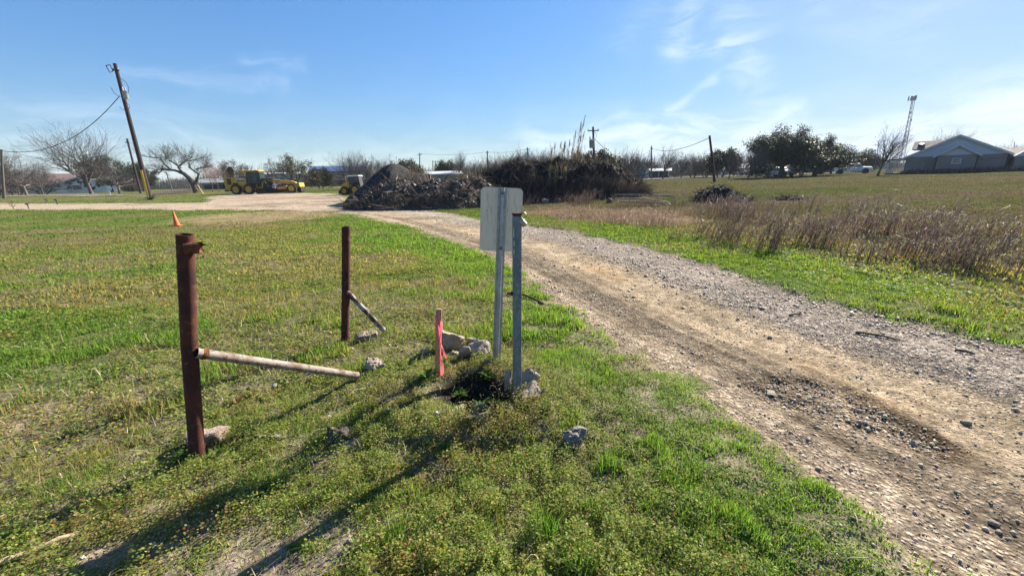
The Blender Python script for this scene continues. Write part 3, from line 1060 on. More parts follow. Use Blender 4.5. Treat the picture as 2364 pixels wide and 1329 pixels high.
def gravel():
    rng = np.random.default_rng(5)
    V, Fc, Cc, o = [], [], [], 0
    octa = np.array([(1, 0, 0), (0, 1, 0), (-1, 0, 0), (0, -1, 0), (0, 0, 1), (0, 0, -1)], float)
    of = np.array([(0, 1, 4), (1, 2, 4), (2, 3, 4), (3, 0, 4), (1, 0, 5), (2, 1, 5), (3, 2, 5), (0, 3, 5)])
    for (n, r0, r1, s) in ((150000, 1.2, 4.5, .0042), (50000, 1.2, 6, .0075), (45000, 5, 16, .014)):
        x, y = polar(n, r0, r1, 1.2, amin=-30, amax=66, rng=rng)
        Z = zones(x, y)
        pd = pot_depth(x, y) * (Z['r'] < 9)
        p = Z['rd'] * (.09 + .6 * ss(.48, .62, Z['u']) * ss(.3, .5, fbm(x * 2, y * 2, 3, 121)) + .22 * pd + .3 * ss(.6, .7, fbm(x * 1.3, y * 1.3, 3, 123)))
        p = p + .035 * (1 - Z['rd']) * (Z['r'] < 5)
        k = rng.random(n) < p
        x, y, pd = x[k], y[k], pd[k]; m = len(x)
        sz = s * np.exp(rng.normal(-.1, .4, m)) * (1 + .5 * pd)
        z = terr(x, y) + sz * .25
        sh = octa[None] * sz[:, None, None] * rng.uniform(.55, 1.3, (m, 6, 1)) * np.array([1, 1, .7])
        a = rng.uniform(0, 6.28, m)
        ca, sa = np.cos(a)[:, None], np.sin(a)[:, None]
        X = sh[..., 0] * ca - sh[..., 1] * sa + x[:, None]
        Y = sh[..., 0] * sa + sh[..., 1] * ca + y[:, None]
        Zz = sh[..., 2] + z[:, None] + (sh[..., 0] * rng.uniform(-.4, .4, (m, 1)))
        V.append(np.stack([X, Y, Zz], -1).reshape(-1, 3))
        Fc.append((of[None] + np.arange(m)[:, None, None] * 6).reshape(-1, 3) + o); o += 6 * m
        c = pal(rng, m, [(.44, .36, .265), (.52, .43, .32), (.36, .295, .22), (.48, .365, .24)], [4, 3, 3, 2])
        Cc.append(np.repeat(c, 6, 0))
    ob = np_mesh('gravel', np.concatenate(V), np.concatenate(Fc), np.concatenate(Cc), M['stone'])
    ob['kind'] = 'stuff'; ob['label'] = 'grey and tan gravel strewn over the dirt road'


gravel()

# ------------------------------------------------------------------ rubble
def chunk_mb(seed, size, n=16, rough=0.05, sub=2, rnd=.25):
    """broken lump: hull of random points, subdivided and roughened"""
    rg = random.Random(seed)
    bm = bmesh.new()
    for _ in range(n):
        v = Vector((rg.uniform(-1, 1), rg.uniform(-1, 1), rg.uniform(-1, 1)))
        v = v / (v.length * rnd + max(abs(v.x), abs(v.y), abs(v.z)) * (1 - rnd)) * rg.uniform(.8, 1.0)
        bm.verts.new((v.x * size[0] / 2, v.y * size[1] / 2, v.z * size[2] / 2))
    r = bmesh.ops.convex_hull(bm, input=bm.verts)
    for g in r['geom_interior']:
        if isinstance(g, bmesh.types.BMVert): bm.verts.remove(g)
    bmesh.ops.triangulate(bm, faces=bm.faces)
    for _ in range(sub):
        bmesh.ops.subdivide_edges(bm, edges=bm.edges, cuts=1, use_grid_fill=True)
        bmesh.ops.triangulate(bm, faces=bm.faces)
    bm.normal_update()
    s = min(size)
    for v in bm.verts:
        p = v.co
        k = (float(vn(p.x / s * 4 + seed, p.y / s * 4 + p.z / s * 5, seed)) - .5) + .6 * (float(vn(p.x / s * 11, p.y / s * 11 + p.z / s * 9, seed + 1)) - .5)
        v.co = p + v.normal * k * rough * s * 2.4
    mb = MB()
    bm.verts.index_update()
    mb.add([v.co.copy() for v in bm.verts], [tuple(v.index for v in f.verts) for f in bm.faces])
    bm.free()
    return mb


def rot_mb(mb, rx, ry, rz, loc=(0, 0, 0)):
    R = (Matrix.Rotation(rz, 3, 'Z') @ Matrix.Rotation(ry, 3, 'Y') @ Matrix.Rotation(rx, 3, 'X'))
    L = Vector(loc)
    mb.v = [tuple(R @ Vector(v) + L) for v in mb.v]
    return mb


def chunk(name, label, cat, p, size, m, seed, rot=(0, 0, 0), sink=.35, group=None, parent=None, rough=.05, n=12, rnd=.1):
    mb = rot_mb(chunk_mb(seed, size, n, rough * (.95 if name == 'concrete_lump' else 1), 3 if name == 'concrete_lump' else 2, rnd), *rot)
    if name == 'concrete_lump': size = tuple(q * 1.28 for q in size)
    z = tz(p) + size[2] * (.5 - sink)
    loc = Vector((p[0], p[1], z))
    if parent:
        mb.v = [tuple(Vector(v) + loc) for v in mb.v]
        return mb.build(name, m, parent, smooth=True)
    o = mb.build(name, m, None, smooth=True)
    o.location = loc
    return tag(o, label, cat, group)


# ------------------------------------------------------------------ the rusty posts
def rusty_post(base_px, mid, top, ro, label, brace, foot, stub, seed):
    b = gnd(*base_px)
    t = T('rusty_post', label, 'post', b, 'rusty pipe posts of the old fence corner')
    low = b - Vector((0, 0, .12))
    pts = [low, b] + ([mid] if mid else [b.lerp(top, .5)]) + [top]
    MB().pipe(pts, ro, ro * .82, 28).build('pipe', 'rust', t, smooth=True)
    p, q = brace[:2]
    mb = MB()
    n = 7
    mb.pipe([p.lerp(q, i / n) for i in range(n + 1)], brace[2], brace[2] * .8, 20, .2)
    br = mb.build('brace', brace[3], t, smooth=True)
    br['label'] = brace[4]
    # weld bead
    d = (q - p).normalized()
    MB().lathe([(brace[2] * 1.0, -.012), (brace[2] * 1.18, 0), (brace[2] * 1.0, .016)], p + d * (ro * 1.0), d, 16).build('weld', 'rust2', t, smooth=True)
    if stub:
        p, d, r = stub
        d = Vector(d).normalized()
        mb = MB()
        mb.lathe([(r, -.03), (r * 1.02, .03)], p, d, 18)
        # torn edge
        o = len(mb.v) - 18
        rg = random.Random(3)
        for k in range(18):
            mb.v[o + k] = tuple(Vector(mb.v[o + k]) + d * rg.uniform(-.012, .02))
        mb.lathe([(r * 1.02, .03), (r * .7, .022), (r * .62, -.02), (0.001, -.02)], p, d, 18)
        s_ = mb.build('broken_stub', 'rust2', t, smooth=False)
    chunk('concrete_footing', '', '', foot[0], foot[1], foot[2], seed, (0, 0, .4), .45, parent=t, rough=.09)
    return t


b1 = gp(456, 1057)
rusty_post((456, 1057), at(437.5, 800, b1.y + .015), at(427, 541, b1.y + .03), .0365,
           'nearest tall rusty pipe post with a torn stub and a long pale brace', (
               at(452, 814, b1.y), gp(828, 887) + Vector((0, 0, .075)), .0265, 'braceA', 'worn white and rusty diagonal brace'),
           (gnd(465, 1035) + Vector((0, .035, 0)), (.24, .17, .17), 'concrete_p'),
           (at(445, 572, b1.y + .02), (1, .35, -.05), .029), 21)
b2 = gp(797, 791)
rusty_post((797, 791), at(798.5, 660, b2.y + .01), at(799, 523, b2.y + .02), .0365,
           'farther rusty pipe post with a short peeling brace leaning down to the right', (
               at(800, 672, b2.y), at(886, 762, b2.y + .10), .024, 'braceB', 'peeling grey brace'),
           (gnd(843, 786) + Vector((0, .03, 0)), (.26, .2, .10), 'concrete_p'), None, 22)


# ------------------------------------------------------------------ sign, square post, stake
def sign():
    b = gnd(1147, 852)
    D = gp(1147, 852).y
    top = at(1160.5, 434, D + .02)
    t = T('road_sign', 'blank back of a small rounded metal road sign on a leaning channel post', 'sign', b)
    d = (top - b).normalized()
    ax = Vector((1, .10, 0)).normalized()
    ax = (ax - d * ax.dot(d)).normalized()
    ay = d.cross(ax).normalized()      # away from the viewer? (points +y or -y)
    if ay.y < 0: ay = -ay
    # hat section, open to the plate
    prof = [(-.032, 0), (-.018, 0), (-.011, -.026), (.011, -.026), (.018, 0), (.032, 0), (.032, .004), (.0165, .004), (.0095, -.022), (-.0095, -.022), (-.0165, .004), (-.032, .004)]
    L = (top - b).length
    MB().prism(prof, d * (L + .1), b - d * .1, ax, ay).build('post', 'galv', t)
    # plate, 30 x 46 cm
    w, h, r = .152, .229, .035
    pts = []
    for cx, cy, a0 in ((w - r, h - r, 0), (-w + r, h - r, 90), (-w + r, -h + r, 180), (w - r, -h + r, 270)):
        for k in range(7):
            a = math.radians(a0 + 15 * k)
            pts.append((cx + r * math.cos(a), cy + r * math.sin(a)))
    c = top - d * (h - .003) + ay * .0062 + ax * -.003
    pl = MB().prism(pts, ay * .003, c, ax, d).build('sign_plate', 'alu', t)
    for zz in (.035, .43):
        p = top - d * zz - ay * .026
        MB().lathe([(0, -.008), (.006, -.008), (.0075, -.003), (.0075, 0), (.012, .0), (.012, .003)], p, ay, 10).build('bolt', 'bolt', t, smooth=True)


def square_post():
    b = gnd(1193, 938)
    D = gp(1193, 938).y
    top = at(1193.5, 498, D + .01)
    cap = at(1193.5, 491, D + .01)
    t = T('square_post', 'square weathered steel post with a rusty top and a hooked rod through it', 'post', b)
    MB().bar(b - Vector((0, 0, .12)), top, .052, .052, (1, .12, 0)).build('tube', 'galv_d', t, bevel=.006)
    MB().bar(top, cap, .0535, .0535, (1, .12, 0)).build('rusty_cap', 'rust', t, bevel=.005)
    # eye and lock body at the top right
    p = at(1205, 497, D - .0)
    mb = MB()
    n = 14
    ring = [p + Vector((.006 + .018 * math.cos(a), 0, .018 * math.sin(a))) for a in (math.pi * 2 * k / n for k in range(n + 1))]
    mb.tube(ring, .004, 6).build('shackle', 'brass', t, smooth=True)
    p = at(1207.5, 514, D - .01)
    d = Vector((.45, -.3, -.6)).normalized()
    MB().lathe([(0, -.02), (.016, -.02), (.017, -.015), (.017, .016), (.014, .022), (0, .022)], p, d, 18).build('lock_body', 'brass', t, smooth=True)
    pts = [at(1171, 677, D + .03), at(1184, 678, D + .01), at(1203, 679, D), at(1218, 683, D), at(1236, 691, D + .01), at(1250, 698, D + .03), at(1254, 701, D + .05),
           at(1250, 702.5, D + .06), at(1242, 698, D + .05)]
    MB().tube(pts, .0065, 8).build('hooked_rod', 'iron', t, smooth=True)
    MB().lathe([(0, -.006), (.013, -.006), (.013, .006), (0, .006)], at(1181, 677.5, D + .01), (1, 0, 0), 6).build('nut', 'iron', t)
    # scuffed white paint
    sc = MB()
    for (px, py, hh) in ((1186, 538, .05), (1187, 562, .03), (1186.5, 580, .025)):
        p = at(px, py, D - .030)
        sc.box(p, (.006, .003, hh))
    sc.build('paint_scuff', 'litter', t)


def stake():
    b = gnd(1013, 890)
    D = gp(1013, 890).y
    top = at(1013.5, 713, D)
    t = T('survey_stake', 'wooden survey stake tied with pink flagging ribbon', 'stake', b)
    d = (top - b).normalized()
    MB().bar(b - d * .1, top, .040, .018, (0, 1, 0)).build('stake', 'stake', t, bevel=.002)
    # ribbon: knot band and two tails
    w = []
    V, Fc = [], []

    def strip(pts, widths, dirs):
        o = len(V)
        for p, w_, dr in zip(pts, widths, dirs):
            a = Vector(dr).normalized() * w_ / 2
            V.append(p - a); V.append(p + a)
        for i in range(len(pts) - 1):
            Fc.append((o + 2 * i, o + 2 * i + 1, o + 2 * i + 3, o + 2 * i + 2))
    hw, hd = .0225, .0115
    for zz, tilt in ((.048, .004), (.060, -.006), (.072, .003), (.030, .010)):
        c = top - d * zz
        loop = [c + Vector((sx * hw, sy * hd, sx * tilt)) for sx, sy in ((-1, -1), (1, -1), (1, 1), (-1, 1), (-1, -1))]
        strip(loop, [.02] * 5, [(0, 0, 1)] * 5)

    def tail(pix, wd, dd, tw):
        pts = [at(px, py, D + dd) for px, py in pix]
        dirs = [(math.cos(tw * i), -.4 * math.sin(tw * i + .6), .35 * math.sin(tw * i * .8)) for i in range(len(pts))]
        strip(pts, wd, dirs)
    tail([(1010, 738), (1006, 752), (1011, 770), (1017, 790), (1023, 808), (1030, 828)], [.02, .024, .016, .022, .026, .024], -.02, .5)
    tail([(1018, 740), (1021, 755), (1016, 775), (1014, 800), (1020, 830), (1023, 848), (1019, 868)], [.018, .022, .014, .02, .018, .022, .028], -.028, .45)
    tail([(1008, 744), (1013, 760), (1019, 785), (1016, 815), (1018, 840)], [.02, .022, .024, .018, .012], -.024, .6)
    mb = MB(); mb.add(V, Fc)
    o = mb.build('ribbon', 'pink', t, fix=False)
    a = o.data.attributes.new('col', 'FLOAT_COLOR', 'POINT')
    a.data.foreach_set('color', np.tile(np.array([.92, .40, .46, 1], np.float32), len(o.data.vertices)))
    sm = o.modifiers.new('soft', 'SUBSURF'); sm.levels = 2; sm.render_levels = 2
    so = o.modifiers.new('thick', 'SOLIDIFY'); so.thickness = .0008


sign(); square_post(); stake()

G = 'broken concrete lumps around the hole'
chunk('concrete_lump', 'largest tan concrete lump behind the pink ribbon stake', 'rubble', gnd(1046, 808), (.30, .22, .21), 'concrete', 31, (.1, .25, .3), .08, G, rough=.08)
chunk('concrete_lump', 'low tan concrete lump just left of the sign post foot', 'rubble', gnd(1108, 836), (.20, .18, .14), 'concrete', 32, (0, -.15, .2), .12, G)
chunk('concrete_lump', 'small upright pale slab between the stake and the sign post', 'rubble', gnd(1075, 848), (.11, .06, .15), 'concrete', 33, (.3, .5, .2), .2, G)
chunk('concrete_lump', 'mossy grey concrete lump sunk in weeds between the farther post and the stake', 'rubble', gnd(868, 862), (.22, .17, .12), 'concrete', 34, (.1, .2, .2), .4, G, rough=.14, n=20, rnd=.55)
chunk('concrete_lump', 'tilted tan slab standing behind the square post', 'rubble', gnd(1212, 908), (.22, .13, .13), 'concrete', 35, (.25, .1, -.25), .05, G)
chunk('concrete_lump', 'tan lump leaning on the right of the square post foot', 'rubble', gnd(1226, 940), (.17, .15, .10), 'concrete', 37, (.1, -.35, .5), .08, G)
chunk('concrete_lump', 'lone rough grey rock on the grass right of the hole', 'rubble', gnd(1323, 1020), (.165, .14, .14), 'concrete_g', 38, (.2, .1, .6), .25, G, rough=.12, n=22, rnd=.6)
chunk('concrete_lump', 'small pale fragment on the left rim of the hole', 'rubble', gnd(1058, 950), (.11, .07, .07), 'concrete', 39, (.2, .5, .6), .3, G)
chunk('concrete_lump', 'flat grey concrete patch half buried in front of the long brace', 'rubble', gnd(628, 1003), (.20, .16, .09), 'concrete_g', 40, (0, .1, .2), .55, G, rough=.09)
chunk('concrete_lump', 'thin upright slab close behind the square post on its left', 'rubble', gnd(1173, 905), (.06, .08, .19), 'concrete', 42, (0, .1, .2), .05, G)
for i, (px, py, sz, m, lb) in enumerate([
    (1092, 802, (.15, .11, .11), 'concrete', 'small tan lump wedged against the right of the largest one'), (1055, 838, (.10, .09, .07), 'concrete', 'little tan lump in front of the largest one by the stake'),
    (1128, 858, (.09, .07, .05), 'concrete_g', 'little grey lump touching the sign post foot on its left'), (1248, 925, (.08, .06, .05), 'concrete', 'little tan chip right of the square post lumps'),
    (1178, 962, (.07, .06, .05), 'concrete_g', 'small grey chip at the near foot of the square post'), (1035, 965, (.08, .05, .04), 'concrete', 'flat chip left of the hole in the weeds')]):
    chunk('concrete_lump', lb, 'rubble', gnd(px, py), sz, m, 140 + i, (.2, .1, i), .25, G)
chunk('earth_clod', 'dark earth clod in the shadow right of the half buried patch', 'clod', gnd(785, 1022), (.19, .15, .12), 'darkrock', 43, (.1, .1, .2), .4, rough=.1)
chunk('concrete_lump', 'low tan fragment left of the stake behind the weeds', 'rubble', gnd(985, 826), (.13, .09, .07), 'concrete', 44, (0, .1, .4), .35, G)
pp = gnd(1110, 985)
t = MB()
t.pipe([Vector((0, 0, -.12)), Vector((0, 0, 0)), Vector((.008, -.01, .045)), Vector((.012, -.016, .085))], .045, .037, 22, .05)
o = t.build('pipe_stub', 'concrete_g', None, smooth=True); o.location = pp
tag(o, 'short dark pipe stub standing in the near side of the hole', 'pipe')


# small broad-leaved plants
def rosette(p, n, ln, wd, col, label, name='weed_plant', up=.5, seed=0, cat='weed'):
    rg = np.random.default_rng(seed)
    V, Fc, Cc = [], [], []
    for i in range(n):
        a = rg.uniform(0, 6.28); e = rg.uniform(.2, 1) * up
        L = ln * rg.uniform(.6, 1.2); w = wd * rg.uniform(.7, 1.2)
        d = np.array([math.cos(a), math.sin(a), 0]); s = np.array([-math.sin(a), math.cos(a), 0])
        prev = None
        o = len(V)
        for k in range(5):
            f = k / 4
            c = d * L * f + np.array([0, 0, 1]) * L * (e * 1.6 * f - e * .9 * f * f)
            ww = w * math.sin(math.pi * min(.97, f * .85 + .12)) * (1 if k < 4 else .15)
            V += [c - s * ww / 2, c + s * ww / 2 + np.array([0, 0, .1 * ww])]
        for k in range(4):
            Fc.append((o + 2 * k, o + 2 * k + 1, o + 2 * k + 3, o + 2 * k + 2))
        cc = np.array(col) * rg.uniform(.75, 1.25)
        Cc += [cc] * 10
    o = np_mesh(name, np.array(V), np.array(Fc), np.array(Cc), M['leaf'])
    o.location = (p[0], p[1], tz(p))
    return tag(o, label, cat)


rosette(gnd(1112, 975) + Vector((0, .01, .05)), 16, .06, .02, (.12, .19, .05), 'pale green weed sprouting from the pipe stub in the hole', up=1.3, seed=1)
bpy.data.objects['weed_plant'].location.z += .06
for i, (px, py, n, ln, lb) in enumerate([(1060, 905, 34, .075, 'dense dark leafy weed between the stake and the hole'), (1128, 880, 30, .07, 'leafy weed at the foot of the sign post'), (985, 905, 30, .07, 'leafy weed left of the stake foot'),
                                         (1150, 925, 22, .06, 'leafy weed on the far rim of the hole before the square post'), (1025, 880, 24, .06, 'leafy weed hugging the stake foot on its right'), (945, 870, 28, .06, 'leafy weed right of the mossy concrete lump'),
                                         (1262, 965, 20, .05, 'leafy weed below the tan lump at the square post'), (500, 1058, 18, .05, 'leafy weed beside the footing of the nearest rusty post'), (420, 1070, 22, .05, 'leafy weed left of the nearest rusty post foot')]):
    rosette(gnd(px, py), n, ln, .024, (.085, .14, .035), lb, up=1.5, seed=20 + i)
rosette(gnd(1030, 1045), 9, .085, .028, (.11, .21, .03), 'bright green broad leaved weed below the hole', up=.7, seed=2)
rosette(gnd(1165, 1030), 12, .07, .02, (.10, .16, .05), 'star shaped grey green weed in front of the hole', up=.8, seed=3)
rosette(gnd(1265, 1068), 7, .06, .03, (.22, .28, .03), 'yellow green broad leaved weed below the lone rock', up=.8, seed=4)
rosette(gnd(1140, 1160), 8, .05, .03, (.25, .30, .03), 'yellow leaved weed near the bottom edge of the verge', up=.8, seed=5)
rosette(gnd(700, 1250), 10, .07, .026, (.12, .19, .05), 'pale green weed at the bottom beside the dry straws', up=.6, seed=6)


def tuft(p, n, h, label, seed):
    rg = np.random.default_rng(seed)
    P = np.stack([rg.normal(0, .035, n), rg.normal(0, .035, n), np.full(n, -.005)], 1)
    V, F3 = blades(P, h * rg.uniform(.5, 1.2, n), .0042 * rg.uniform(.7, 1.3, n), .55, rg)
    c = pal(rg, n, [(.075, .16, .024), (.10, .20, .03), (.13, .20, .04)], [3, 3, 1])
    o = np_mesh('grass_tuft', V, F3, np.repeat(c, 5, 0), M['leaf'])
    o.location = (p[0], p[1], tz(p))
    tag(o, label, 'grass tuft', 'taller grass tufts in the verge')


for i, (px, py, n, h, lb) in enumerate([
    (1405, 1075, 120, .10, 'grass tuft right of and below the lone grey rock'), (1255, 1215, 190, .13, 'dense dark green grass tuft at the bottom below the lone rock'),
    (1330, 1305, 170, .11, 'grass tuft on the bottom edge just right of the dense dark one'), (1080, 1105, 90, .07, 'low grass tuft under the bright broad leaved weed'),
    (910, 1235, 120, .08, 'soft grass tuft at the bottom left of centre'), (625, 1120, 50, .09, 'small grass tuft at the rim of the wide sign shadow'),
    (1375, 1180, 100, .10, 'grass tuft between the dense dark one and the road edge'), (1600, 1090, 110, .08, 'grass tuft close to the dirt road edge at lower right'),
    (1720, 1230, 130, .09, 'lowest grass tuft beside the bottom of the dirt road'), (165, 990, 60, .08, 'grass tuft left of the nearest rusty post')]):
    tuft(gnd(px, py), n, h, lb, 60 + i)

# sticks, litter
p, q = gnd(-20, 1318), gnd(212, 1222)
mb = MB(); n = 6
mb.tube([p.lerp(q, i / n) + Vector((0, 0, .012 + .006 * math.sin(i * 2))) for i in range(n + 1)], [.013, .012, .013, .011, .012, .009, .006], 8)
tag(centred(mb, 'dry_stick', 'palewood', p, smooth=True), 'pale dry stick lying in the bottom left corner', 'stick')
for (a, b, r, m, lb) in (((1975, 768), (2078, 786), .011, 'iron', 'long dark stick lying on the gravel near the right edge'),
                         ((2205, 806), (2252, 816), .012, 'iron', 'short dark stick farthest right on the gravel'),
                         ((1822, 728), (1850, 726), .012, 'iron', 'small dark stick on the gravel left of the long one')):
    p, q = gnd(*a), gnd(*b)
    mb = MB().tube([p + Vector((0, 0, .012)), p.lerp(q, .5) + Vector((0, 0, .02)), q + Vector((0, 0, .012))], [r, r * .9, r * .6], 6)
    tag(centred(mb, 'dark_stick', m, p), lb, 'stick', 'dark sticks on the gravel')
for i, (px, py, s, m, lb) in enumerate([(384, 1098, (.05, .03, .008), 'teal', 'teal glass shard below the nearest rusty post'), (1012, 978, (.05, .035, .02), 'litter', 'white plastic scrap left of the pipe stub'),
                            (355, 1252, (.035, .02, .012), 'litter', 'small white scrap in the bare soil at lower left'), (192, 1282, (.02, .02, .01), 'litter', 'tiny bluish white scrap in the sign shadow'),
                            (318, 1225, (.04, .015, .008), 'litter', 'thin white sliver in the sign shadow'), (635, 897, (.06, .04, .015), 'concrete', 'flat pale stone under the long brace'),
                            (510, 975, (.03, .02, .015), 'litter', 'pale pebble just right of the nearest rusty post'), (1783, 885, (.09, .07, .014), 'concrete', 'pale flat stone at the upper end of the pothole')]):
    chunk('litter_scrap' if m in ('litter', 'teal') else 'flat_stone', lb, 'litter' if m in ('litter', 'teal') else 'stone', gnd(px, py), s, m, 80 + i, (0, .1, i), -.1 if py < 1200 else 0.0)

# larger stones on the road
rg = random.Random(4)
spots = [(2040, 938, .075), (2115, 1000, .07), (2020, 945, .06), (1970, 902, .055), (1930, 898, .05), (1865, 878, .05), (2085, 990, .05), (2130, 990, .05), (1905, 892, .045), (2010, 885, .055), (2005, 860, .05),
         (1868, 1005, .045), (1920, 1043, .045), (1942, 1043, .04), (2235, 960, .07), (2080, 785, .045), (1780, 771, .055), (2090, 1040, .05), (2160, 1000, .045), (2065, 1010, .05),
         (2300, 1185, .06), (2335, 1180, .05), (2315, 1205, .045), (2275, 1040, .05), (1600, 905, .04), (1735, 913, .04), (2250, 1290, .06), (2140, 1270, .045), (1955, 942, .05), (2230, 905, .05), (2160, 912, .045), (2280, 870, .05)]
spots = [q for i, q in enumerate(spots) if i in (0, 1, 2, 3, 5, 8, 9, 11, 14, 16, 20, 22, 29)]
adj = {0: 'biggest pale stone in the middle of the pothole rim', 1: 'big rounded stone at the right end of the pothole', 8: 'stone on the tan track right of the pothole', 9: 'lone stone on the tan track far left of the long stick', 10: 'stone near the right edge low in the picture', 7: 'stone on the near side of the pothole'}
protos = []
for i, (px, py, s) in enumerate(spots):
    p = gnd(px, py)
    s *= .78
    sz = (s * rg.uniform(.9, 1.2), s * rg.uniform(.7, 1), s * rg.uniform(.55, .8))
    chunk('road_stone', adj.get(i, 'fist sized stone lying on the dirt road around the pothole'), 'stone', p, sz, 'concrete', 200 + i, (0, .2, rg.random() * 6), .38, 'stones on the dirt road', n=34, rnd=.9)


def cone():
    p = gnd(409, 522)
    t = T('traffic_cone', 'orange traffic cone standing on the lawn', 'cone', p)
    h = at(405, 489, gp(409, 522).y).z - p.z
    r = h * .19
    ln = Vector((-.03, 0, 0))
    mb = MB().lathe([(r, .03), (r * .93, .05), (r * .25, h - .01), (r * .2, h), (0, h)], p, (-.02, 0, 1), 24)
    mb.build('body', 'cone', t, smooth=True)
    MB().box(p + Vector((0, 0, .022)), (r * 2.9, r * 2.9, .03), Matrix.Rotation(.3, 3, 'Z')).build('foot', 'cone', t, bevel=.01)


cone()

# ------------------------------------------------------------------ heaps
def heap(name, label, cat, outline, D0, depth, mat, front=.35, seed=1, rough=.3, nx=150, ny=70, cols=None, foot_px=None):
    """earth heap: skyline `outline` [(px, py)] seen at depth D0+depth*front; slopes to ground at D0 and D0+depth"""
    Dt = D0 + depth * front
    sk = [(at(px, py, Dt).x, at(px, py, Dt).z) for px, py in outline]
    xs = np.array([s[0] for s in sk]); zs = np.array([s[1] for s in sk])
    X = np.linspace(xs[0], xs[-1], nx); V_ = np.linspace(0, 1, ny)
    XX, VV = np.meshgrid(X, V_)
    tw = np.interp(XX, xs, zs)
    wob = (fbm(XX * .9, VV * 3, 3, seed + 3) - .5) * depth * .16
    em = np.sqrt(np.clip(1 - ((XX - (xs[0] + xs[-1]) / 2) / ((xs[-1] - xs[0]) / 2)) ** 2, 0, 1))
    YY = Dt + (VV - front) * depth * (.3 + .7 * em) + wob * em
    gz = terr(XX.ravel(), YY.ravel()).reshape(XX.shape)
    prof = np.where(VV < front, np.sin(np.clip(VV / front, 0, 1) * np.pi / 2) ** 1.1, np.cos(np.clip((VV - front) / (1 - front), 0, 1) * np.pi / 2) ** 1.1)
    hh = np.clip(tw - np.interp(XX, xs, base_h(xs, np.full(len(xs), Dt))), 0, None) * prof
    n = (fbm(XX * 1.3, YY * 1.3, 4, seed) - .5) * rough * 1.6 + (fbm(XX * 4.5, YY * 4.5, 4, seed + 7) - .5) * rough * .7
    hh = hh + n * np.clip(hh / .5, 0, 1)
    ZZ = gz - .06 + np.clip(hh, 0, None)
    P = np.stack([XX.ravel(), YY.ravel(), ZZ.ravel()], 1)
    i = (np.arange(ny - 1)[:, None] * nx + np.arange(nx - 1)[None, :]).reshape(-1)
    Fq = np.stack([i, i + 1, i + nx + 1, i + nx], 1)
    c = P.mean(0); c[2] = float(base_h(c[0], c[1]))
    t = T(name, label, cat, Vector(c))
    o = np_mesh('earth_body', P - c, Fq, None, M[mat], t, None, True)
    return t, P.reshape(ny, nx, 3), hh, c, VV


def on_heap(P, hh, n, rng, hmin=.08, vmin=0, vmax=1):
    ny, nx, _ = P.shape
    out = []
    while len(out) < n:
        k = n * 3
        a = rng.uniform(vmin * (ny - 2), vmax * (ny - 2), k); b = rng.uniform(0, nx - 2, k)
        ia, ib = a.astype(int), b.astype(int)
        ok = hh[ia, ib] > hmin
        fa, fb = (a - ia)[:, None], (b - ib)[:, None]
        q = (P[ia, ib] * (1 - fa) * (1 - fb) + P[ia + 1, ib] * fa * (1 - fb) + P[ia, ib + 1] * (1 - fa) * fb + P[ia + 1, ib + 1] * fa * fb)
        out.extend(q[ok])
    return np.array(out[:n])


def grass_part(name, t, c, P, h, w, lean, cols, wts, rng, bias=(0, 0), mat='dry'):
    n = len(P)
    V, F3 = blades(P - c, h, w, lean, rng, bias)
    o = np_mesh(name, V, F3, np.repeat(pal(rng, n, cols, wts), 5, 0), M[mat], t)
    o['kind'] = 'stuff'
    return o


def sticks_part(name, t, c, P, ln, r, cols, rng, flat=.35, bias=0.0):
    """thrown branches: thin 3-sided prisms"""
    n = len(P)
    a = rng.uniform(0, 2 * np.pi, n) + bias; e = rng.normal(.15, flat, n)
    d = np.stack([np.cos(a) * np.cos(e), np.sin(a) * np.cos(e), np.sin(e)], 1) * ln[:, None]
    mid = d * .5 + rng.normal(0, .06, (n, 3)) * ln[:, None]
    q = P - c
    ringo = [np.array([math.cos(k * 2.094), 0, math.sin(k * 2.094)]) for k in range(3)]
    rows = []
    for base, rr in ((q, r), (q + mid, r * .8), (q + d, r * .35)):
        for k in range(3):
            rows.append(base + ringo[k][None] * rr[:, None] + np.array([0, .6 * math.cos(k * 2.094 + 1), 0])[None] * rr[:, None])
    V = np.stack(rows, 1).reshape(-1, 3)
    f = []
    for lv in (0, 3):
        for k in range(3):
            f.append((lv + k, lv + (k + 1) % 3, lv + 3 + (k + 1) % 3, lv + 3 + k))
    Fq = (np.array(f)[None] + np.arange(n)[:, None, None] * 9).reshape(-1, 4)
    o = np_mesh(name, V, Fq, np.repeat(pal(rng, n, *cols), 9, 0), M['dry'], t)
    o['kind'] = 'stuff'
    return o


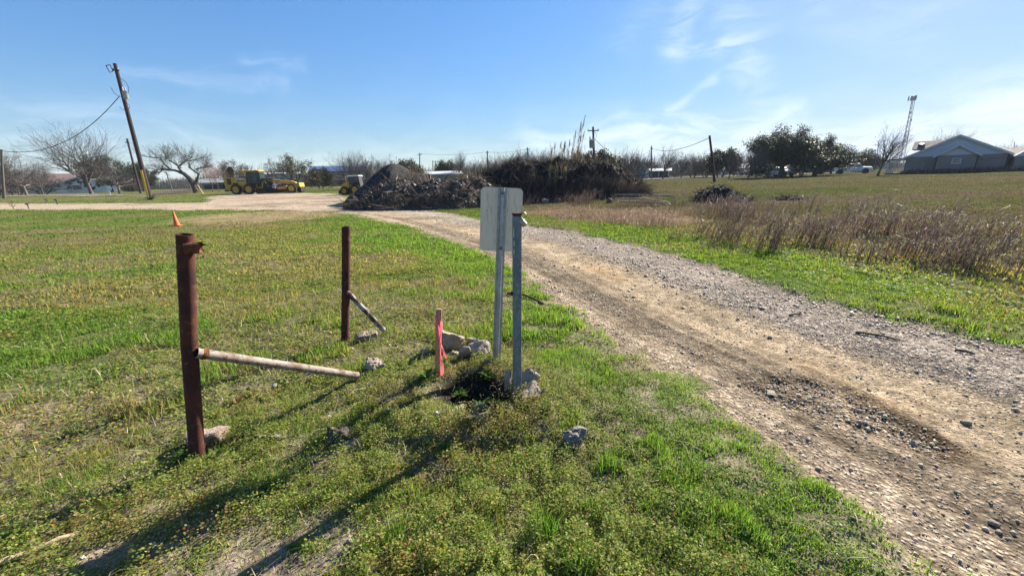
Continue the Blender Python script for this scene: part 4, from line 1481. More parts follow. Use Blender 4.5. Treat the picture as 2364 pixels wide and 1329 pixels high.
def heaps():
    rng = np.random.default_rng(21)
    # black soil cone
    t, P, hh, c, VV = heap('soil_heap', 'tall black pointed soil heap beside the yellow tractor', 'heap',
                           [(808, 452), (828, 436), (848, 418), (870, 398), (893, 380), (905, 375), (918, 377), (935, 386), (958, 397), (985, 405), (1010, 420), (1030, 440)], 21.5, 7, 'soil', .5, 3, .10)
    q = on_heap(P, hh, 900, rng, .5)
    q = q[q[:, 0] > np.quantile(q[:, 0], .62)]
    grass_part('dry_grass', t, c, q, .5 * rng.uniform(.4, 1.2, len(q)), .03 * np.ones(len(q)), .6, [(.22, .15, .085), (.15, .105, .065)], [2, 1], rng, (.2, 0))
    # debris heap in front of it
    t, P, hh, c, VV = heap('debris_heap', 'long low heap of rubble and uprooted brush along the road', 'heap',
                           [(806, 470), (822, 463), (850, 448), (880, 432), (912, 418), (932, 417), (955, 428), (972, 430), (990, 418), (1006, 414), (1030, 424), (1060, 412), (1088, 406), (1110, 418), (1140, 432), (1160, 456)], 18.6, 5.5, 'soil_b', .55, 5, .45, 190, 80)
    q = on_heap(P, hh, 1500, rng, .12)
    octv = np.array([(1, 0, 0), (0, 1, 0), (-1, 0, 0), (0, -1, 0), (0, 0, 1), (0, 0, -1)], float)
    of = np.array([(0, 1, 4), (1, 2, 4), (2, 3, 4), (3, 0, 4), (1, 0, 5), (2, 1, 5), (3, 2, 5), (0, 3, 5)])
    m = len(q)
    s = .042 * np.exp(rng.normal(0, .6, m))
    V = (q - c)[:, None] + octv[None] * s[:, None, None] * rng.uniform(.5, 1.5, (m, 6, 3))
    o = np_mesh('rubble', V.reshape(-1, 3), (of[None] + np.arange(m)[:, None, None] * 6).reshape(-1, 3),
                np.repeat(pal(rng, m, [(.20, .175, .155), (.13, .115, .10), (.06, .052, .047), (.28, .25, .21)], [3, 3, 4, .5]), 6, 0), M['stone'], t)
    o['kind'] = 'stuff'
    q = on_heap(P, hh, 1900, rng, .1)
    sticks_part('branches', t, c, q, .75 * rng.uniform(.25, 1.3, len(q)), .016 * rng.uniform(.5, 1.6, len(q)), ([(.23, .19, .155), (.14, .115, .095), (.065, .055, .048), (.33, .28, .22)], [3, 4, 3, 1]), rng)
    q = on_heap(P, hh, 2200, rng, .05, 0, .22)
    grass_part('dry_grass', t, c, q, .22 * rng.uniform(.3, 1.3, len(q)), .018 * np.ones(len(q)), .9, [(.19, .13, .085), (.12, .09, .06), (.08, .065, .05), (.09, .11, .035)], [3, 3, 2, .8], rng)
    q = on_heap(P, hh, 1500, rng, .2, .3, .9)
    q = q[q[:, 0] > np.quantile(q[:, 0], .6)]
    grass_part('weeds', t, c, q, .4 * rng.uniform(.3, 1.3, len(q)), .02 * np.ones(len(q)), .7, [(.20, .15, .105), (.11, .085, .066)], [3, 2], rng, (.15, 0))
    # big overgrown bank
    t, P, hh, c, VV = heap('overgrown_bank', 'big dark earth bank overgrown with dead brush and reeds', 'earth bank',
                           [(1062, 420), (1085, 405), (1110, 391), (1150, 378), (1200, 370), (1250, 368), (1300, 367), (1350, 369), (1385, 374), (1420, 386), (1450, 400), (1470, 414), (1484, 430), (1500, 452)], 21.8, 8, 'soil', .32, 9, .5, 230, 90)
    q = on_heap(P, hh, 7000, rng, .3, .27, .8)
    grass_part('top_grass', t, c, q, .26 * rng.uniform(.3, 1.5, len(q)), .016 * np.ones(len(q)), .9, [(.12, .10, .078), (.055, .047, .042), (.06, .07, .036), (.24, .20, .155)], [3, 4, 2, 1], rng, (.2, -.25))
    q = on_heap(P, hh, 3000, rng, .1, .02, .26)
    grass_part('hanging_brush', t, c, q, .55 * rng.uniform(.3, 1.4, len(q)), .014 * np.ones(len(q)), .8, [(.038, .033, .029), (.022, .020, .019), (.11, .09, .074)], [3, 4, .7], rng, (.1, -.5))
    q = on_heap(P, hh, 1700, rng, .1, .03, .7)
    sticks_part('branches', t, c, q, .95 * rng.uniform(.3, 1.3, len(q)), .013 * rng.uniform(.5, 1.6, len(q)), ([(.22, .18, .14), (.12, .095, .08), (.34, .28, .21)], [3, 4, 1]), rng, .6)
    q = on_heap(P, hh, 3600, rng, .02, 0, .10)
    grass_part('foot_weeds', t, c, q, .6 * rng.uniform(.3, 1.3, len(q)), .015 * np.ones(len(q)), .5, [(.15, .108, .085), (.10, .073, .058), (.21, .165, .13)], [3, 3, 1], rng, (.2, 0))
    # small dark mound in the field
    t, P, hh, c, VV = heap('dark_mound', 'small dark mound of earth and brush out in the weedy field', 'heap',
                           [(1604, 458), (1618, 446), (1630, 434), (1650, 427), (1668, 427), (1682, 436), (1700, 446), (1715, 450), (1732, 457)], 17.6, 2.6, 'soil', .5, 13, .2, 90, 50)
    q = on_heap(P, hh, 700, rng, .06)
    sticks_part('branches', t, c, q, .4 * rng.uniform(.3, 1.3, len(q)), .012 * rng.uniform(.5, 1.4, len(q)), ([(.13, .115, .09), (.07, .065, .055), (.2, .2, .12)], [3, 3, 1]), rng)
    t, P, hh, c, VV = heap('dark_mound', 'very low dark brush heap right of the small dark mound', 'heap',
                           [(1790, 457), (1806, 452), (1822, 448), (1838, 447), (1850, 453), (1862, 457)], 17.5, 1.4, 'soil', .5, 15, .2, 60, 40)
    q = on_heap(P, hh, 200, rng, .02)
    sticks_part('branches', t, c, q, .3 * rng.uniform(.3, 1.3, len(q)), .012 * np.ones(len(q)), ([(.13, .115, .09), (.07, .065, .055)], [3, 3]), rng)


heaps()


def reed(px, D, ybase, ytop, lean, label, seed, plume=True):
    rg = random.Random(seed)
    a = at(px, ybase, D); b = at(px + lean, ytop, D)
    a.z -= .3
    t = T('giant_reed', label, 'reed', a, 'dry giant reeds on the earth bank')
    n = 7
    L = (b - a).length
    pts = [a.lerp(b, (i / n)) + Vector((.03 * L * (i / n) ** 2, 0, 0)) for i in range(n + 1)]
    MB().tube(pts, [.014 * (1 - .6 * i / n) for i in range(n + 1)], 5).build('stalk', 'palewood', t)
    rng = np.random.default_rng(seed)
    if plume:
        m = 120
        f = rng.uniform(.76, 1.02, m)
        P = np.array([tuple(a.lerp(b, x) + Vector((.03 * L * x * x, 0, 0)) - a) for x in f])
        V, F3 = blades(P, .22 * rng.uniform(.5, 1.2, m) * (1.25 - f)[:] * 2.6, .018 * np.ones(m), .22, rng, (.3, 0))
        np_mesh('plume', V, F3, np.repeat(pal(rng, m, [(.34, .26, .20), (.22, .16, .12)], [2, 1]), 5, 0), M['dry'], t)
    m = 16
    f = rng.uniform(.15, .75, m)
    P = np.array([tuple(a.lerp(b, x) - a) for x in f])
    V, F3 = blades(P, .5 * rng.uniform(.5, 1.2, m), .03 * np.ones(m), 1.3, rng)
    np_mesh('leaf_blades', V, F3, np.repeat(pal(rng, m, [(.38, .29, .16), (.27, .19, .11)], [2, 1]), 5, 0), M['dry'], t)


for i, (px, yb, yt, ln, lb) in enumerate([(1329, 372, 271, 18, 'tallest dry reed with its plume bent right against the sky'), (1330, 372, 285, 8, 'second tallest reed with a thick brown plume'),
                                  (1322, 374, 306, 4, 'reed with a straight thin plume left of the tallest pair'), (1336, 374, 306, 10, 'bare leafy reed right of the tallest pair'),
                                  (1311, 376, 327, 2, 'middle sized reed left of the tall cluster'), (1334, 376, 318, 4, 'leafy reed inside the tall cluster'),
                                  (1294, 380, 333, 8, 'reed leaning right halfway along the bank top'), (1278, 380, 336, 1, 'short straight reed left of the leaning one'),
                                  (1272, 380, 346, 0, 'shortest reed with a dark stub plume'), (1287, 380, 332, 6, 'slim reed behind the leaning one'), (1303, 380, 331, -1, 'pale thin reed without leaning'),
                                  (1318, 378, 345, 2, 'small reed at the foot of the tall cluster')]):
    reed(px, 24.2, yb, yt, ln, lb, 300 + i, True)
for i, (px, yb, yt, ln) in enumerate([(1272, 432, 372, -2), (1280, 436, 374, 2), (1287, 434, 370, 1), (1294, 430, 372, 2), (1300, 428, 374, 3), (1268, 424, 376, -1), (1306, 420, 376, 2), (1283, 425, 378, 0)]):
    reed(px, 22.6, yb, yt, ln, 'yellow bare reed stalk standing in front of the dark earth bank', 330 + i, False)

# tall dead weed plants along the field edge
def tall_weed(p, h, label, seed, lean=.45):
    rng = np.random.default_rng(seed)
    n = 26
    P = np.stack([rng.normal(0, .11, n), rng.normal(0, .10, n), np.full(n, -.02)], 1)
    hh = h * rng.uniform(.35, 1.1, n)
    V, F3 = blades(P, hh, .009 * np.ones(n), .14, rng, (lean, 0))
    c = pal(rng, n, [(.13, .078, .052), (.175, .112, .078), (.085, .058, .044)], [3, 2, 2])
    VV, FF, CC, o = [V], [F3], [np.repeat(c, 5, 0)], len(V)
    for q in range(6):
        f = rng.uniform(.3, 1, n)
        Q = P + np.stack([lean * hh * f * f, np.zeros(n), hh * f * .88], 1)
        v, f3 = blades(Q, h * .15 * rng.uniform(.5, 1.3, n), .010 * np.ones(n), .8, rng, (.4, 0))
        VV.append(v); FF.append(f3 + o); o += len(v)
        CC.append(np.repeat(pal(rng, n, [(.15, .10, .08), (.30, .23, .18), (.10, .07, .058), (.42, .35, .28)], [3, 1.5, 2, .6]), 5, 0))
    ob = np_mesh('tall_weed', np.concatenate(VV), np.concatenate(FF), np.concatenate(CC), M['dry'])
    ob.location = (p[0], p[1], tz(p))
    tag(ob, label, 'weed', 'tall dead weeds at the field edge')


for i, (px, py, h) in enumerate([(1650, 560, .95), (1668, 556, .8), (1770, 576, .95), (1785, 570, 1.0), (1760, 580, .7), (1850, 560, .95), (1838, 566, .7), (1690, 562, .7), (1715, 566, .75), (1880, 565, .7), (2140, 585, .9), (2110, 600, .7), (2190, 600, .7),
                                 (2230, 612, .75), (2060, 590, .55), (2250, 630, .6), (2300, 590, .7), (2340, 640, .6), (1620, 548, .5), (1555, 552, .3), (2000, 600, .5), (2180, 618, .6)]):
    p = gnd(px, py)
    if h >= .9:
        lb = ['tall dark dead weed at the left end of the leaning row', '', 'tall dead weed on the left of the middle pair leaning right', 'tallest dead weed of the middle pair leaning right'][i] if i < 4 else \
            ('tall dead weed leaning right at the right end of the row' if px < 2000 else 'tall spindly dead weed standing out right of the others')
    else:
        lb = 'reddish brown dead weed clump leaning right at the field edge'
    tall_weed(p, h, lb, 400 + i, .3 + .25 * rg.random())

# boards lying in the weeds
for i, (a, b, w, lb) in enumerate([((1418, 459), (1486, 460), .10, 'dark upper board lying in the weeds by the earth bank'), ((1486, 459), (1555, 462), .08, 'dark board end to end with the upper one on its right'),
                                   ((1421, 466), (1480, 466.5), .08, 'pale thin board below the dark upper one'), ((1430, 472), (1532, 476), .10, 'lowest and palest long board in the weeds'), ((1482, 462), (1540, 472), .06, 'slanting thin pale board across the others')]):
    D = gp(*a).y
    p, q = gp(*a), gp(*b)
    p.z += .22 - .03 * i; q.z += .22 - .03 * i
    mb = MB().bar(p, q, .05, w)
    tag(centred(mb, 'loose_board', 'darkwood' if i < 2 else 'palewood', (p + q) / 2), lb, 'board', 'old boards lying by the earth bank')
# tyre-like black drums at the bank foot
for i, (px, py, s, lb) in enumerate([(1285, 466, .5, 'dark lump of debris at the foot of the earth bank left of the boards'), (1258, 468, .4, 'grey lump of debris beside the dark one at the bank foot'), (1087, 478, .6, 'grey boulder at the right end of the debris heap'), (1102, 462, .5, 'pale boulder on the debris heap by the sign'), (1408, 468, .4, 'black lump at the left end of the boards')]):
    p = gp(px, py)
    chunk('debris_lump', lb, 'debris', p, (s, s * .8, s * .7), ['darkrock', 'concrete_g', 'concrete_g', 'concrete', 'darkrock'][i], 90 + i, (.1, .2, i), .2, 'debris lumps at the heaps', rough=.1)

# ------------------------------------------------------------------ road grader
def text_mesh(body, size, mat, parent, M4, name='lettering', extrude=.006, bold=0.0):
    cu = bpy.data.curves.new(name, 'FONT')
    cu.body = body; cu.size = size; cu.extrude = extrude; cu.offset = bold
    cu.align_x = 'CENTER'; cu.align_y = 'CENTER'
    ob = bpy.data.objects.new(name, cu)
    C.objects.link(ob)
    dg = bpy.context.evaluated_depsgraph_get()
    me = bpy.data.meshes.new_from_object(ob.evaluated_get(dg))
    bpy.data.objects.remove(ob)
    me.materials.clear(); me.materials.append(M[mat])
    me.transform(M4)
    o = bpy.data.objects.new(name, me); link(o); o.parent = parent
    return o


def wheel(parent, c, r, w, rim_r, side=-1, tm='tyre', rm='yellow', lugs=18):
    """tyre with shoulder lugs and a dished rim; axle along local y"""
    t = MB()
    c = Vector(c)
    t.lathe([(rim_r, -w / 2 * .8), (r * .8, -w / 2), (r * .95, -w / 2 * .85), (r, -w / 2 * .5), (r, w / 2 * .5), (r * .95, w / 2 * .85), (r * .8, w / 2), (rim_r, w / 2 * .8)], c, (0, 1, 0), 32)
    for k in range(lugs):
        a = 2 * math.pi * k / lugs
        for sd in (-1, 1):
            aa = a + (sd * .5) * math.pi / lugs
            R = Matrix.Rotation(-aa, 3, 'Y') @ Matrix.Rotation(sd * .5, 3, 'X')
            t.box(c + Vector((math.cos(aa) * r, sd * w * .24, math.sin(aa) * r)), (.07 * r / .6, w * .5, .06 * r / .6), R)
    ob = t.build('wheel', tm, parent, local=True, smooth=True)
    d = Vector((0, side, 0))
    m = MB()
    m.lathe([(rim_r * 1.02, w * .42), (rim_r * .98, w * .46), (rim_r * .86, w * .40), (rim_r * .80, w * .22), (rim_r * .42, w * .18), (rim_r * .38, w * .30), (rim_r * .18, w * .32), (0, w * .32)], c, d, 28)
    for k in range(8):
        a = math.pi / 4 * k
        m.lathe([(.03, w * .18), (.03, w * .24), (0, w * .24)], c + Vector((math.cos(a), 0, math.sin(a))) * rim_r * .6, d, 6)
    m.build('rim', rm, ob, local=True, smooth=True)
    return ob


def grader():
    D = 51.0
    g0 = at(589, 446.5, D)
    base = Vector((g0.x, g0.y, float(terr(np.array([g0.x]), np.array([g0.y]))[0]) ))
    t = T('road_grader', 'yellow road grader with black cab parked where the dirt road widens', 'grader', base)
    k = D / F / .98 / 10.745

    def Pz(zx, zy, y=0.0):
        return Vector(((zx - 960) * k, y, (822 - zy) * k))

    def pr(name, pts, y0, y1, m, bev=.03, par=t):
        poly = [((zx - 960) * k, (822 - zy) * k) for zx, zy in pts]
        return MB().prism(poly, (0, y1 - y0, 0), (0, y0, 0)).build(name, m, par, local=True, bevel=bev)
    rw = .60
    for wx in (665, 960):
        for sd in (-1, 1):
            wheel(t, Pz(wx, 822, sd * .98) + Vector((0, 0, rw)), rw, .42, .38, sd)
    for sd in (-1, 1):
        wheel(t, Pz(1942, 822, sd * .98) + Vector((0, 0, .56)), .56, .40, .36, sd)
    pr('tandem_case', [(650, 690), (700, 660), (930, 660), (980, 690), (980, 745), (640, 745)], -.74, -.60, 'yellow')
    pr('tandem_case', [(650, 690), (700, 660), (930, 660), (980, 690), (980, 745), (640, 745)], .60, .74, 'yellow')
    hood = pr('engine_housing', [(362, 442), (700, 440), (872, 452), (872, 640), (760, 660), (640, 660), (560, 700), (470, 740), (400, 735), (372, 700)], -.62, .62, 'yellow', .05)
    MB().box(Pz(490, 530, -.632), (95 * k, .02, 140 * k)).build('side_grille', 'brown', hood, local=True)
    for zx in (575, 640):
        MB().box(Pz(zx + 20, 585, -.63), (60 * k, .02, 40 * k)).build('access_panel', 'brown', hood, local=True)
    MB().box(Pz(808, 580, -.64), (100 * k, .03, 45 * k)).build('access_panel', 'yellow', hood, local=True)
    MB().box(Pz(605, 470, -.632), (24 * k, .02, 14 * k)).build('vent', 'black', hood, local=True)
    MB().box(Pz(765, 495, -.63), (205 * k, .016, 70 * k)).build('name_band', 'black', hood, local=True)
    text_mesh('DEERE', .40, 'wtext', hood, Matrix.Translation(Pz(768, 490, -.645)) @ Matrix.Rotation(math.pi / 2, 4, 'X') @ Matrix.Diagonal((1, .85, 1, 1)), bold=.008)
    MB().box(Pz(765, 437, 0), (210 * k, 1.1, 16 * k)).build('hood_top', 'black', hood, local=True, bevel=.02)
    # rear: ripper and post
    rp = MB().box(Pz(295, 562, 0), (85 * k, 1.4, 32 * k))
    rp.bar(Pz(325, 560, -.5), Pz(345, 735, -.5), .07); rp.bar(Pz(325, 560, .5), Pz(345, 735, .5), .07)
    rp.box(Pz(385, 735, 0), (80 * k, 1.3, 35 * k))
    rp.build('rear_ripper', 'black', t, local=True, bevel=.015)
    # round intake screen on the tail
    dm = MB().lathe([(0, -.05), (.46, -.05), (.50, -.02), (.50, .03), (.40, .10), (0, .12)], Pz(512, 293, -.15), (-.15, -1, .05), 32)
    dm.build('round_screen', 'brown', t, local=True, smooth=True)
    br = MB().bar(Pz(590, 300, -.05), Pz(680, 378, -.05), .10); br.bar(Pz(560, 340, -.05), Pz(520, 430, -.05), .08); br.bar(Pz(640, 345, 0), Pz(600, 435, 0), .05)
    br.lathe([(0, 0), (.07, 0), (.07, .25), (0, .25)], Pz(490, 440, -.2), (0, 0, 1), 12)
    br.build('screen_bracket', 'black', t, local=True)
    # cab
    cab = pr('cab', [(905, 330), (1195, 326), (1200, 480), (1185, 600), (900, 600), (880, 470)], -.50, .50, 'black', .03)
    for (a, b, c_, d_) in ((918, 945, 355, 560), (958, 978, 350, 470), (990, 1030, 352, 560), (1045, 1130, 345, 580), (1142, 1182, 350, 470)):
        MB().box(Pz((a + b) / 2, (c_ + d_) / 2, -.51), ((b - a) * k, .02, (d_ - c_) * k)).build('window', 'cabglass', cab, local=True)
    MB().box(Pz(1198, 430, 0) + Vector((.012, 0, 0)), (.02, .85, 150 * k)).build('window', 'cabglass', cab, local=True)
    rf = pr('cab_roof', [(785, 300), (800, 288), (1195, 292), (1210, 312), (1195, 324), (880, 322), (800, 330)], -.60, .60, 'yellow', .03)
    bm = MB()
    for zx in (830, 960, 1040, 1120): bm.box(Pz(zx, 280, -.3), (.12, .1, .07))
    bm.build('roof_lamp', 'white', rf, local=True)
    # step and frame under the cab
    st = MB().bar(Pz(1090, 712, -.55), Pz(1235, 700, -.55), .06, .35); st.bar(Pz(1230, 705, -.6), Pz(1238, 540, -.6), .06); st.bar(Pz(1100, 610, -.55), Pz(1098, 712, -.55), .05)
    st.build('cab_steps', 'yellow', t, local=True)
    pr('main_frame', [(880, 600), (1240, 600), (1240, 690), (1090, 700), (880, 700)], -.35, .35, 'brown')
    # gooseneck
    pr('gooseneck', [(1235, 545), (1255, 518), (1290, 512), (1300, 560), (1260, 620), (1235, 640)], -.30, .30, 'yellow')
    bmn = pr('boom', [(1250, 505), (1400, 500), (1460, 512), (1850, 545), (1960, 580), (1985, 620), (1975, 650), (1860, 640), (1810, 600), (1470, 570), (1400, 560), (1260, 560)], -.18, .18, 'yellow', .03)
    MB().box(Pz(1560, 545, -.19), (90 * k, .01, 22 * k)).build('model_plate', 'brown', bmn, local=True)
    # lift gear: black saddle, cylinders and hoses
    lg = MB().box(Pz(1340, 590, 0), (170 * k, .9, 90 * k)); lg.bar(Pz(1330, 505, -.5), Pz(1420, 690, -.6), .10); lg.bar(Pz(1400, 500, .5), Pz(1360, 690, .6), .10)
    lg.box(Pz(1345, 495, 0), (260 * k, .9, 20 * k)); lg.bar(Pz(1250, 480, -.35), Pz(1480, 500, -.35), .06)
    for i in range(6):
        lg.tube([Pz(1265 + 34 * i, 510, -.3), Pz(1280 + 34 * i, 470 + 6 * (i % 3), -.34), Pz(1300 + 34 * i, 520, -.3)], .025, 6)
    lg.box(Pz(1330, 680, 0), (200 * k, .8, 40 * k))
    lg.build('lift_gear', 'black', t, local=True)
    MB().tube([Pz(1305, 560, -.5), Pz(1320, 590, -.5)], .05, 8).build('cylinder_end', 'white', t, local=True)
    pr('pale_arm', [(1490, 605), (1545, 600), (1575, 640), (1540, 660), (1515, 715), (1500, 715)], -.55, -.45, 'silver', .01)
    MB().bar(Pz(1470, 600, -.4), Pz(1640, 625, -.4), .05).build('cylinder_rod', 'silver', t, local=True)
    # draw bar, circle, blade
    pr('drawbar', [(1530, 680), (1740, 655), (1760, 690), (1700, 735), (1540, 735)], -.30, .30, 'yellow')
    MB().lathe([(.75, -.05), (.8, 0), (.75, .05), (.55, .05), (.55, -.05), (.75, -.05)], Pz(1400, 725, 0), (0, 0, 1), 28).build('turn_circle', 'black', t, local=True)
    bl = MB()
    nseg = 8
    pts = []
    for i in range(nseg + 1):
        a = math.radians(-50 + 100 * i / nseg)
        pts.append((.45 * (1 - math.cos(a)), .36 + .34 * math.sin(a) / math.sin(math.radians(50))))
    poly = pts + [(x - .03, z) for x, z in reversed(pts)]
    R = Matrix.Rotation(math.radians(-52), 3, 'Z')
    bl.prism(poly, (0, 3.6, 0), (0, -1.8, 0))
    bl.v = [tuple(R @ Vector(v) + Pz(1390, 822, 0)) for v in bl.v]
    bl.build('blade', 'iron', t, local=True)
    # front axle and push block
    ax = MB().box(Pz(1900, 720, 0), (70 * k, 1.6, 40 * k)); ax.bar(Pz(1900, 640, -.1), Pz(1900, 730, -.1), .3, .3)
    ax.build('front_axle', 'black', t, local=True)
    pr('push_block', [(1985, 600), (2085, 595), (2095, 690), (2040, 695), (2000, 680)], -.6, .6, 'yellow', .03)
    MB().box(Pz(2075, 745, 0), (40 * k, .9, 100 * k)).build('front_hitch', 'black', t, local=True)


grader()


def tractor():
    D = 37.0
    b = gd(818, D)
    t = T('farm_tractor', 'small yellow tractor with a white cab half hidden behind the black soil heap', 'tractor', b)
    k = D / F / .98
    gy = 449.0

    def P(px, py, y=0.0):
        return Vector(((px - 818) * k, y, (gy - py) * k))
    wheel(t, P(826, gy, -.5) + Vector((0, 0, .45)), .45, .3, .25, -1, lugs=14); wheel(t, P(826, gy, .5) + Vector((0, 0, .45)), .45, .3, .25, 1, lugs=14)
    wheel(t, P(802, gy, -.45) + Vector((0, 0, .36)), .36, .25, .2, -1, lugs=14); wheel(t, P(802, gy, .45) + Vector((0, 0, .36)), .36, .25, .2, 1, lugs=14)
    def pr(name, pts, y0, y1, m, bev=.02):
        return MB().prism([((x - 818) * k, (gy - y) * k) for x, y in pts], (0, y1 - y0, 0), (0, y0, 0)).build(name, m, t, local=True, bevel=bev)
    pr('hood', [(794, 430), (800, 424), (813, 422), (813, 434), (796, 437)], -.28, .28, 'yellow')
    pr('frame', [(796, 436), (836, 434), (836, 442), (798, 442)], -.25, .25, 'black')
    cab = pr('cab', [(813, 434), (814, 410), (835, 410), (838, 434)], -.42, .42, 'black')
    for a, b_ in ((815.5, 825), (827, 834.5)):
        MB().box(P((a + b_) / 2, 418, -.43), ((b_ - a) * k, .02, 12 * k)).build('window', 'glass', cab, local=True)
    MB().box(P(824, 431, -.43), (18 * k, .02, 5 * k)).build('door_panel', 'yellow', cab, local=True)
    pr('cab_roof', [(811, 411), (812, 408.5), (836, 408.5), (838, 411)], -.5, .5, 'white', .03)
    MB().tube([P(805, 424, -.1), P(805, 411, -.1)], .035, 8).build('exhaust', 'silver', t, local=True)
    ldr = MB().bar(P(832, 430, -.4), P(796, 441, -.4), .08); ldr.bar(P(832, 430, .4), P(796, 441, .4), .08); ldr.box(P(792, 443, 0), (.2, 1.1, .3))
    ldr.build('loader', 'black', t, local=True)


tractor()


# ------------------------------------------------------------------ cars
def car(name, label, cat, px, D, length, height, profile, glass, m, wheels, wr, width=1.8, flip=False, mat_bumper='black', bedside=None, rotz=0.0):
    """profile / glass in fractions of length and height, car facing +x"""
    b = gd(px, D)
    t = T(name, label, cat, b, 'vehicles parked across the field', rotz)
    L, Hh, hw = length, height, width / 2
    f = -1 if flip else 1
    pt = lambda u, v: ((u - .5) * L * f, v * Hh)
    body = MB().prism([pt(*q) for q in profile], (0, width, 0), (0, -hw, 0)).build('body', m, t, local=True, bevel=.06)
    for poly in glass:
        for sd in (-1, 1):
            MB().prism([pt(*q) for q in poly], (0, .012 * sd, 0), (0, sd * (hw + .001), 0)).build('window', 'window', body, local=True)
    for u in wheels:
        for sd in (-1, 1):
            c = Vector((pt(u, 0)[0], sd * (hw - .1), wr))
            wo = MB().lathe([(wr * .6, -.1), (wr * .92, -.11), (wr, -.07), (wr, .07), (wr * .92, .11), (wr * .6, .1)], c, (0, 1, 0), 24).build('wheel', 'tyre', t, local=True, smooth=True)
            MB().lathe([(wr * .62, .09), (wr * .5, .06), (wr * .2, .09), (0, .09)], c, (0, sd, 0), 18).build('rim', 'silver', wo, local=True, smooth=True)
            MB().lathe([(wr * 1.18, 0), (wr * 1.18, .012), (0, .012)], c + Vector((0, sd * .105, .02)), (0, sd, 0), 20).build('wheel_arch', 'black', body, local=True)
    x0, x1 = pt(0, 0)[0], pt(1, 0)[0]
    for sd in (-1, 1):
        MB().box((x0 - .01 * f, sd * (hw - .16), Hh * .5), (.05, .2, .22)).build('tail_light', 'red', body, local=True)
        MB().box((x1 + .01 * f, sd * (hw - .22), Hh * .5), (.05, .3, .16)).build('headlight', 'litter', body, local=True)
    for x in (x0, x1):
        MB().box((x, 0, Hh * .27), (.16, width * .98, .18)).build('bumper', mat_bumper, body, local=True, bevel=.03)
    return t


car('pickup_truck', 'white crew cab pickup truck parked beyond the field left of the brick house', 'pickup', 1967, 76, 5.5, 1.85,
    [(0, .32), (0, .62), (.34, .63), (.345, .66), (.36, .97), (.40, 1), (.62, 1), (.66, .97), (.735, .68), (.97, .62), (1, .56), (1, .32), (.93, .24), (.05, .26)],
    [[(.385, .67), (.395, .93), (.51, .94), (.51, .67)], [(.53, .67), (.53, .94), (.63, .94), (.70, .69)]], 'white', (.18, .83), .42, rotz=math.radians(-40))
car('parked_car', 'light hatchback car parked behind the trunk of the largest oak', 'car', 1800, 70, 4.3, 1.55,
    [(0, .3), (0, .62), (.05, .92), (.12, 1), (.50, 1), (.60, .95), (.72, .66), (.95, .58), (1, .5), (1, .3), (.93, .2), (.05, .2)],
    [[(.10, .66), (.14, .93), (.36, .94), (.36, .66)], [(.38, .66), (.38, .94), (.54, .93), (.66, .66)]], 'silver', (.18, .82), .33, rotz=math.radians(-68))
car('parked_car', 'dark pickup parked in shade right of the pale house', 'car', 1730, 105, 5.2, 1.75,
    [(0, .32), (0, .6), (.36, .62), (.40, 1), (.62, 1), (.73, .66), (.97, .6), (1, .5), (1, .3), (.93, .24), (.05, .26)],
    [[(.42, .66), (.43, .92), (.51, .93), (.51, .66)], [(.53, .66), (.53, .93), (.61, .93), (.69, .68)]], 'darkcar', (.18, .82), .4, rotz=math.radians(-30))
car('parked_car', 'dark low car left of the dark pickup in shade', 'car', 1708, 112, 4.4, 1.4,
    [(0, .3), (0, .58), (.12, .66), (.26, 1), (.56, 1), (.70, .66), (.95, .58), (1, .5), (1, .3), (.93, .2), (.05, .2)],
    [[(.27, .68), (.33, .93), (.43, .94), (.43, .68)], [(.45, .68), (.45, .94), (.55, .93), (.64, .68)]], 'darkcar', (.18, .82), .32, rotz=math.radians(-29))

# ------------------------------------------------------------------ poles and wires
PG = 'utility poles along the roads'


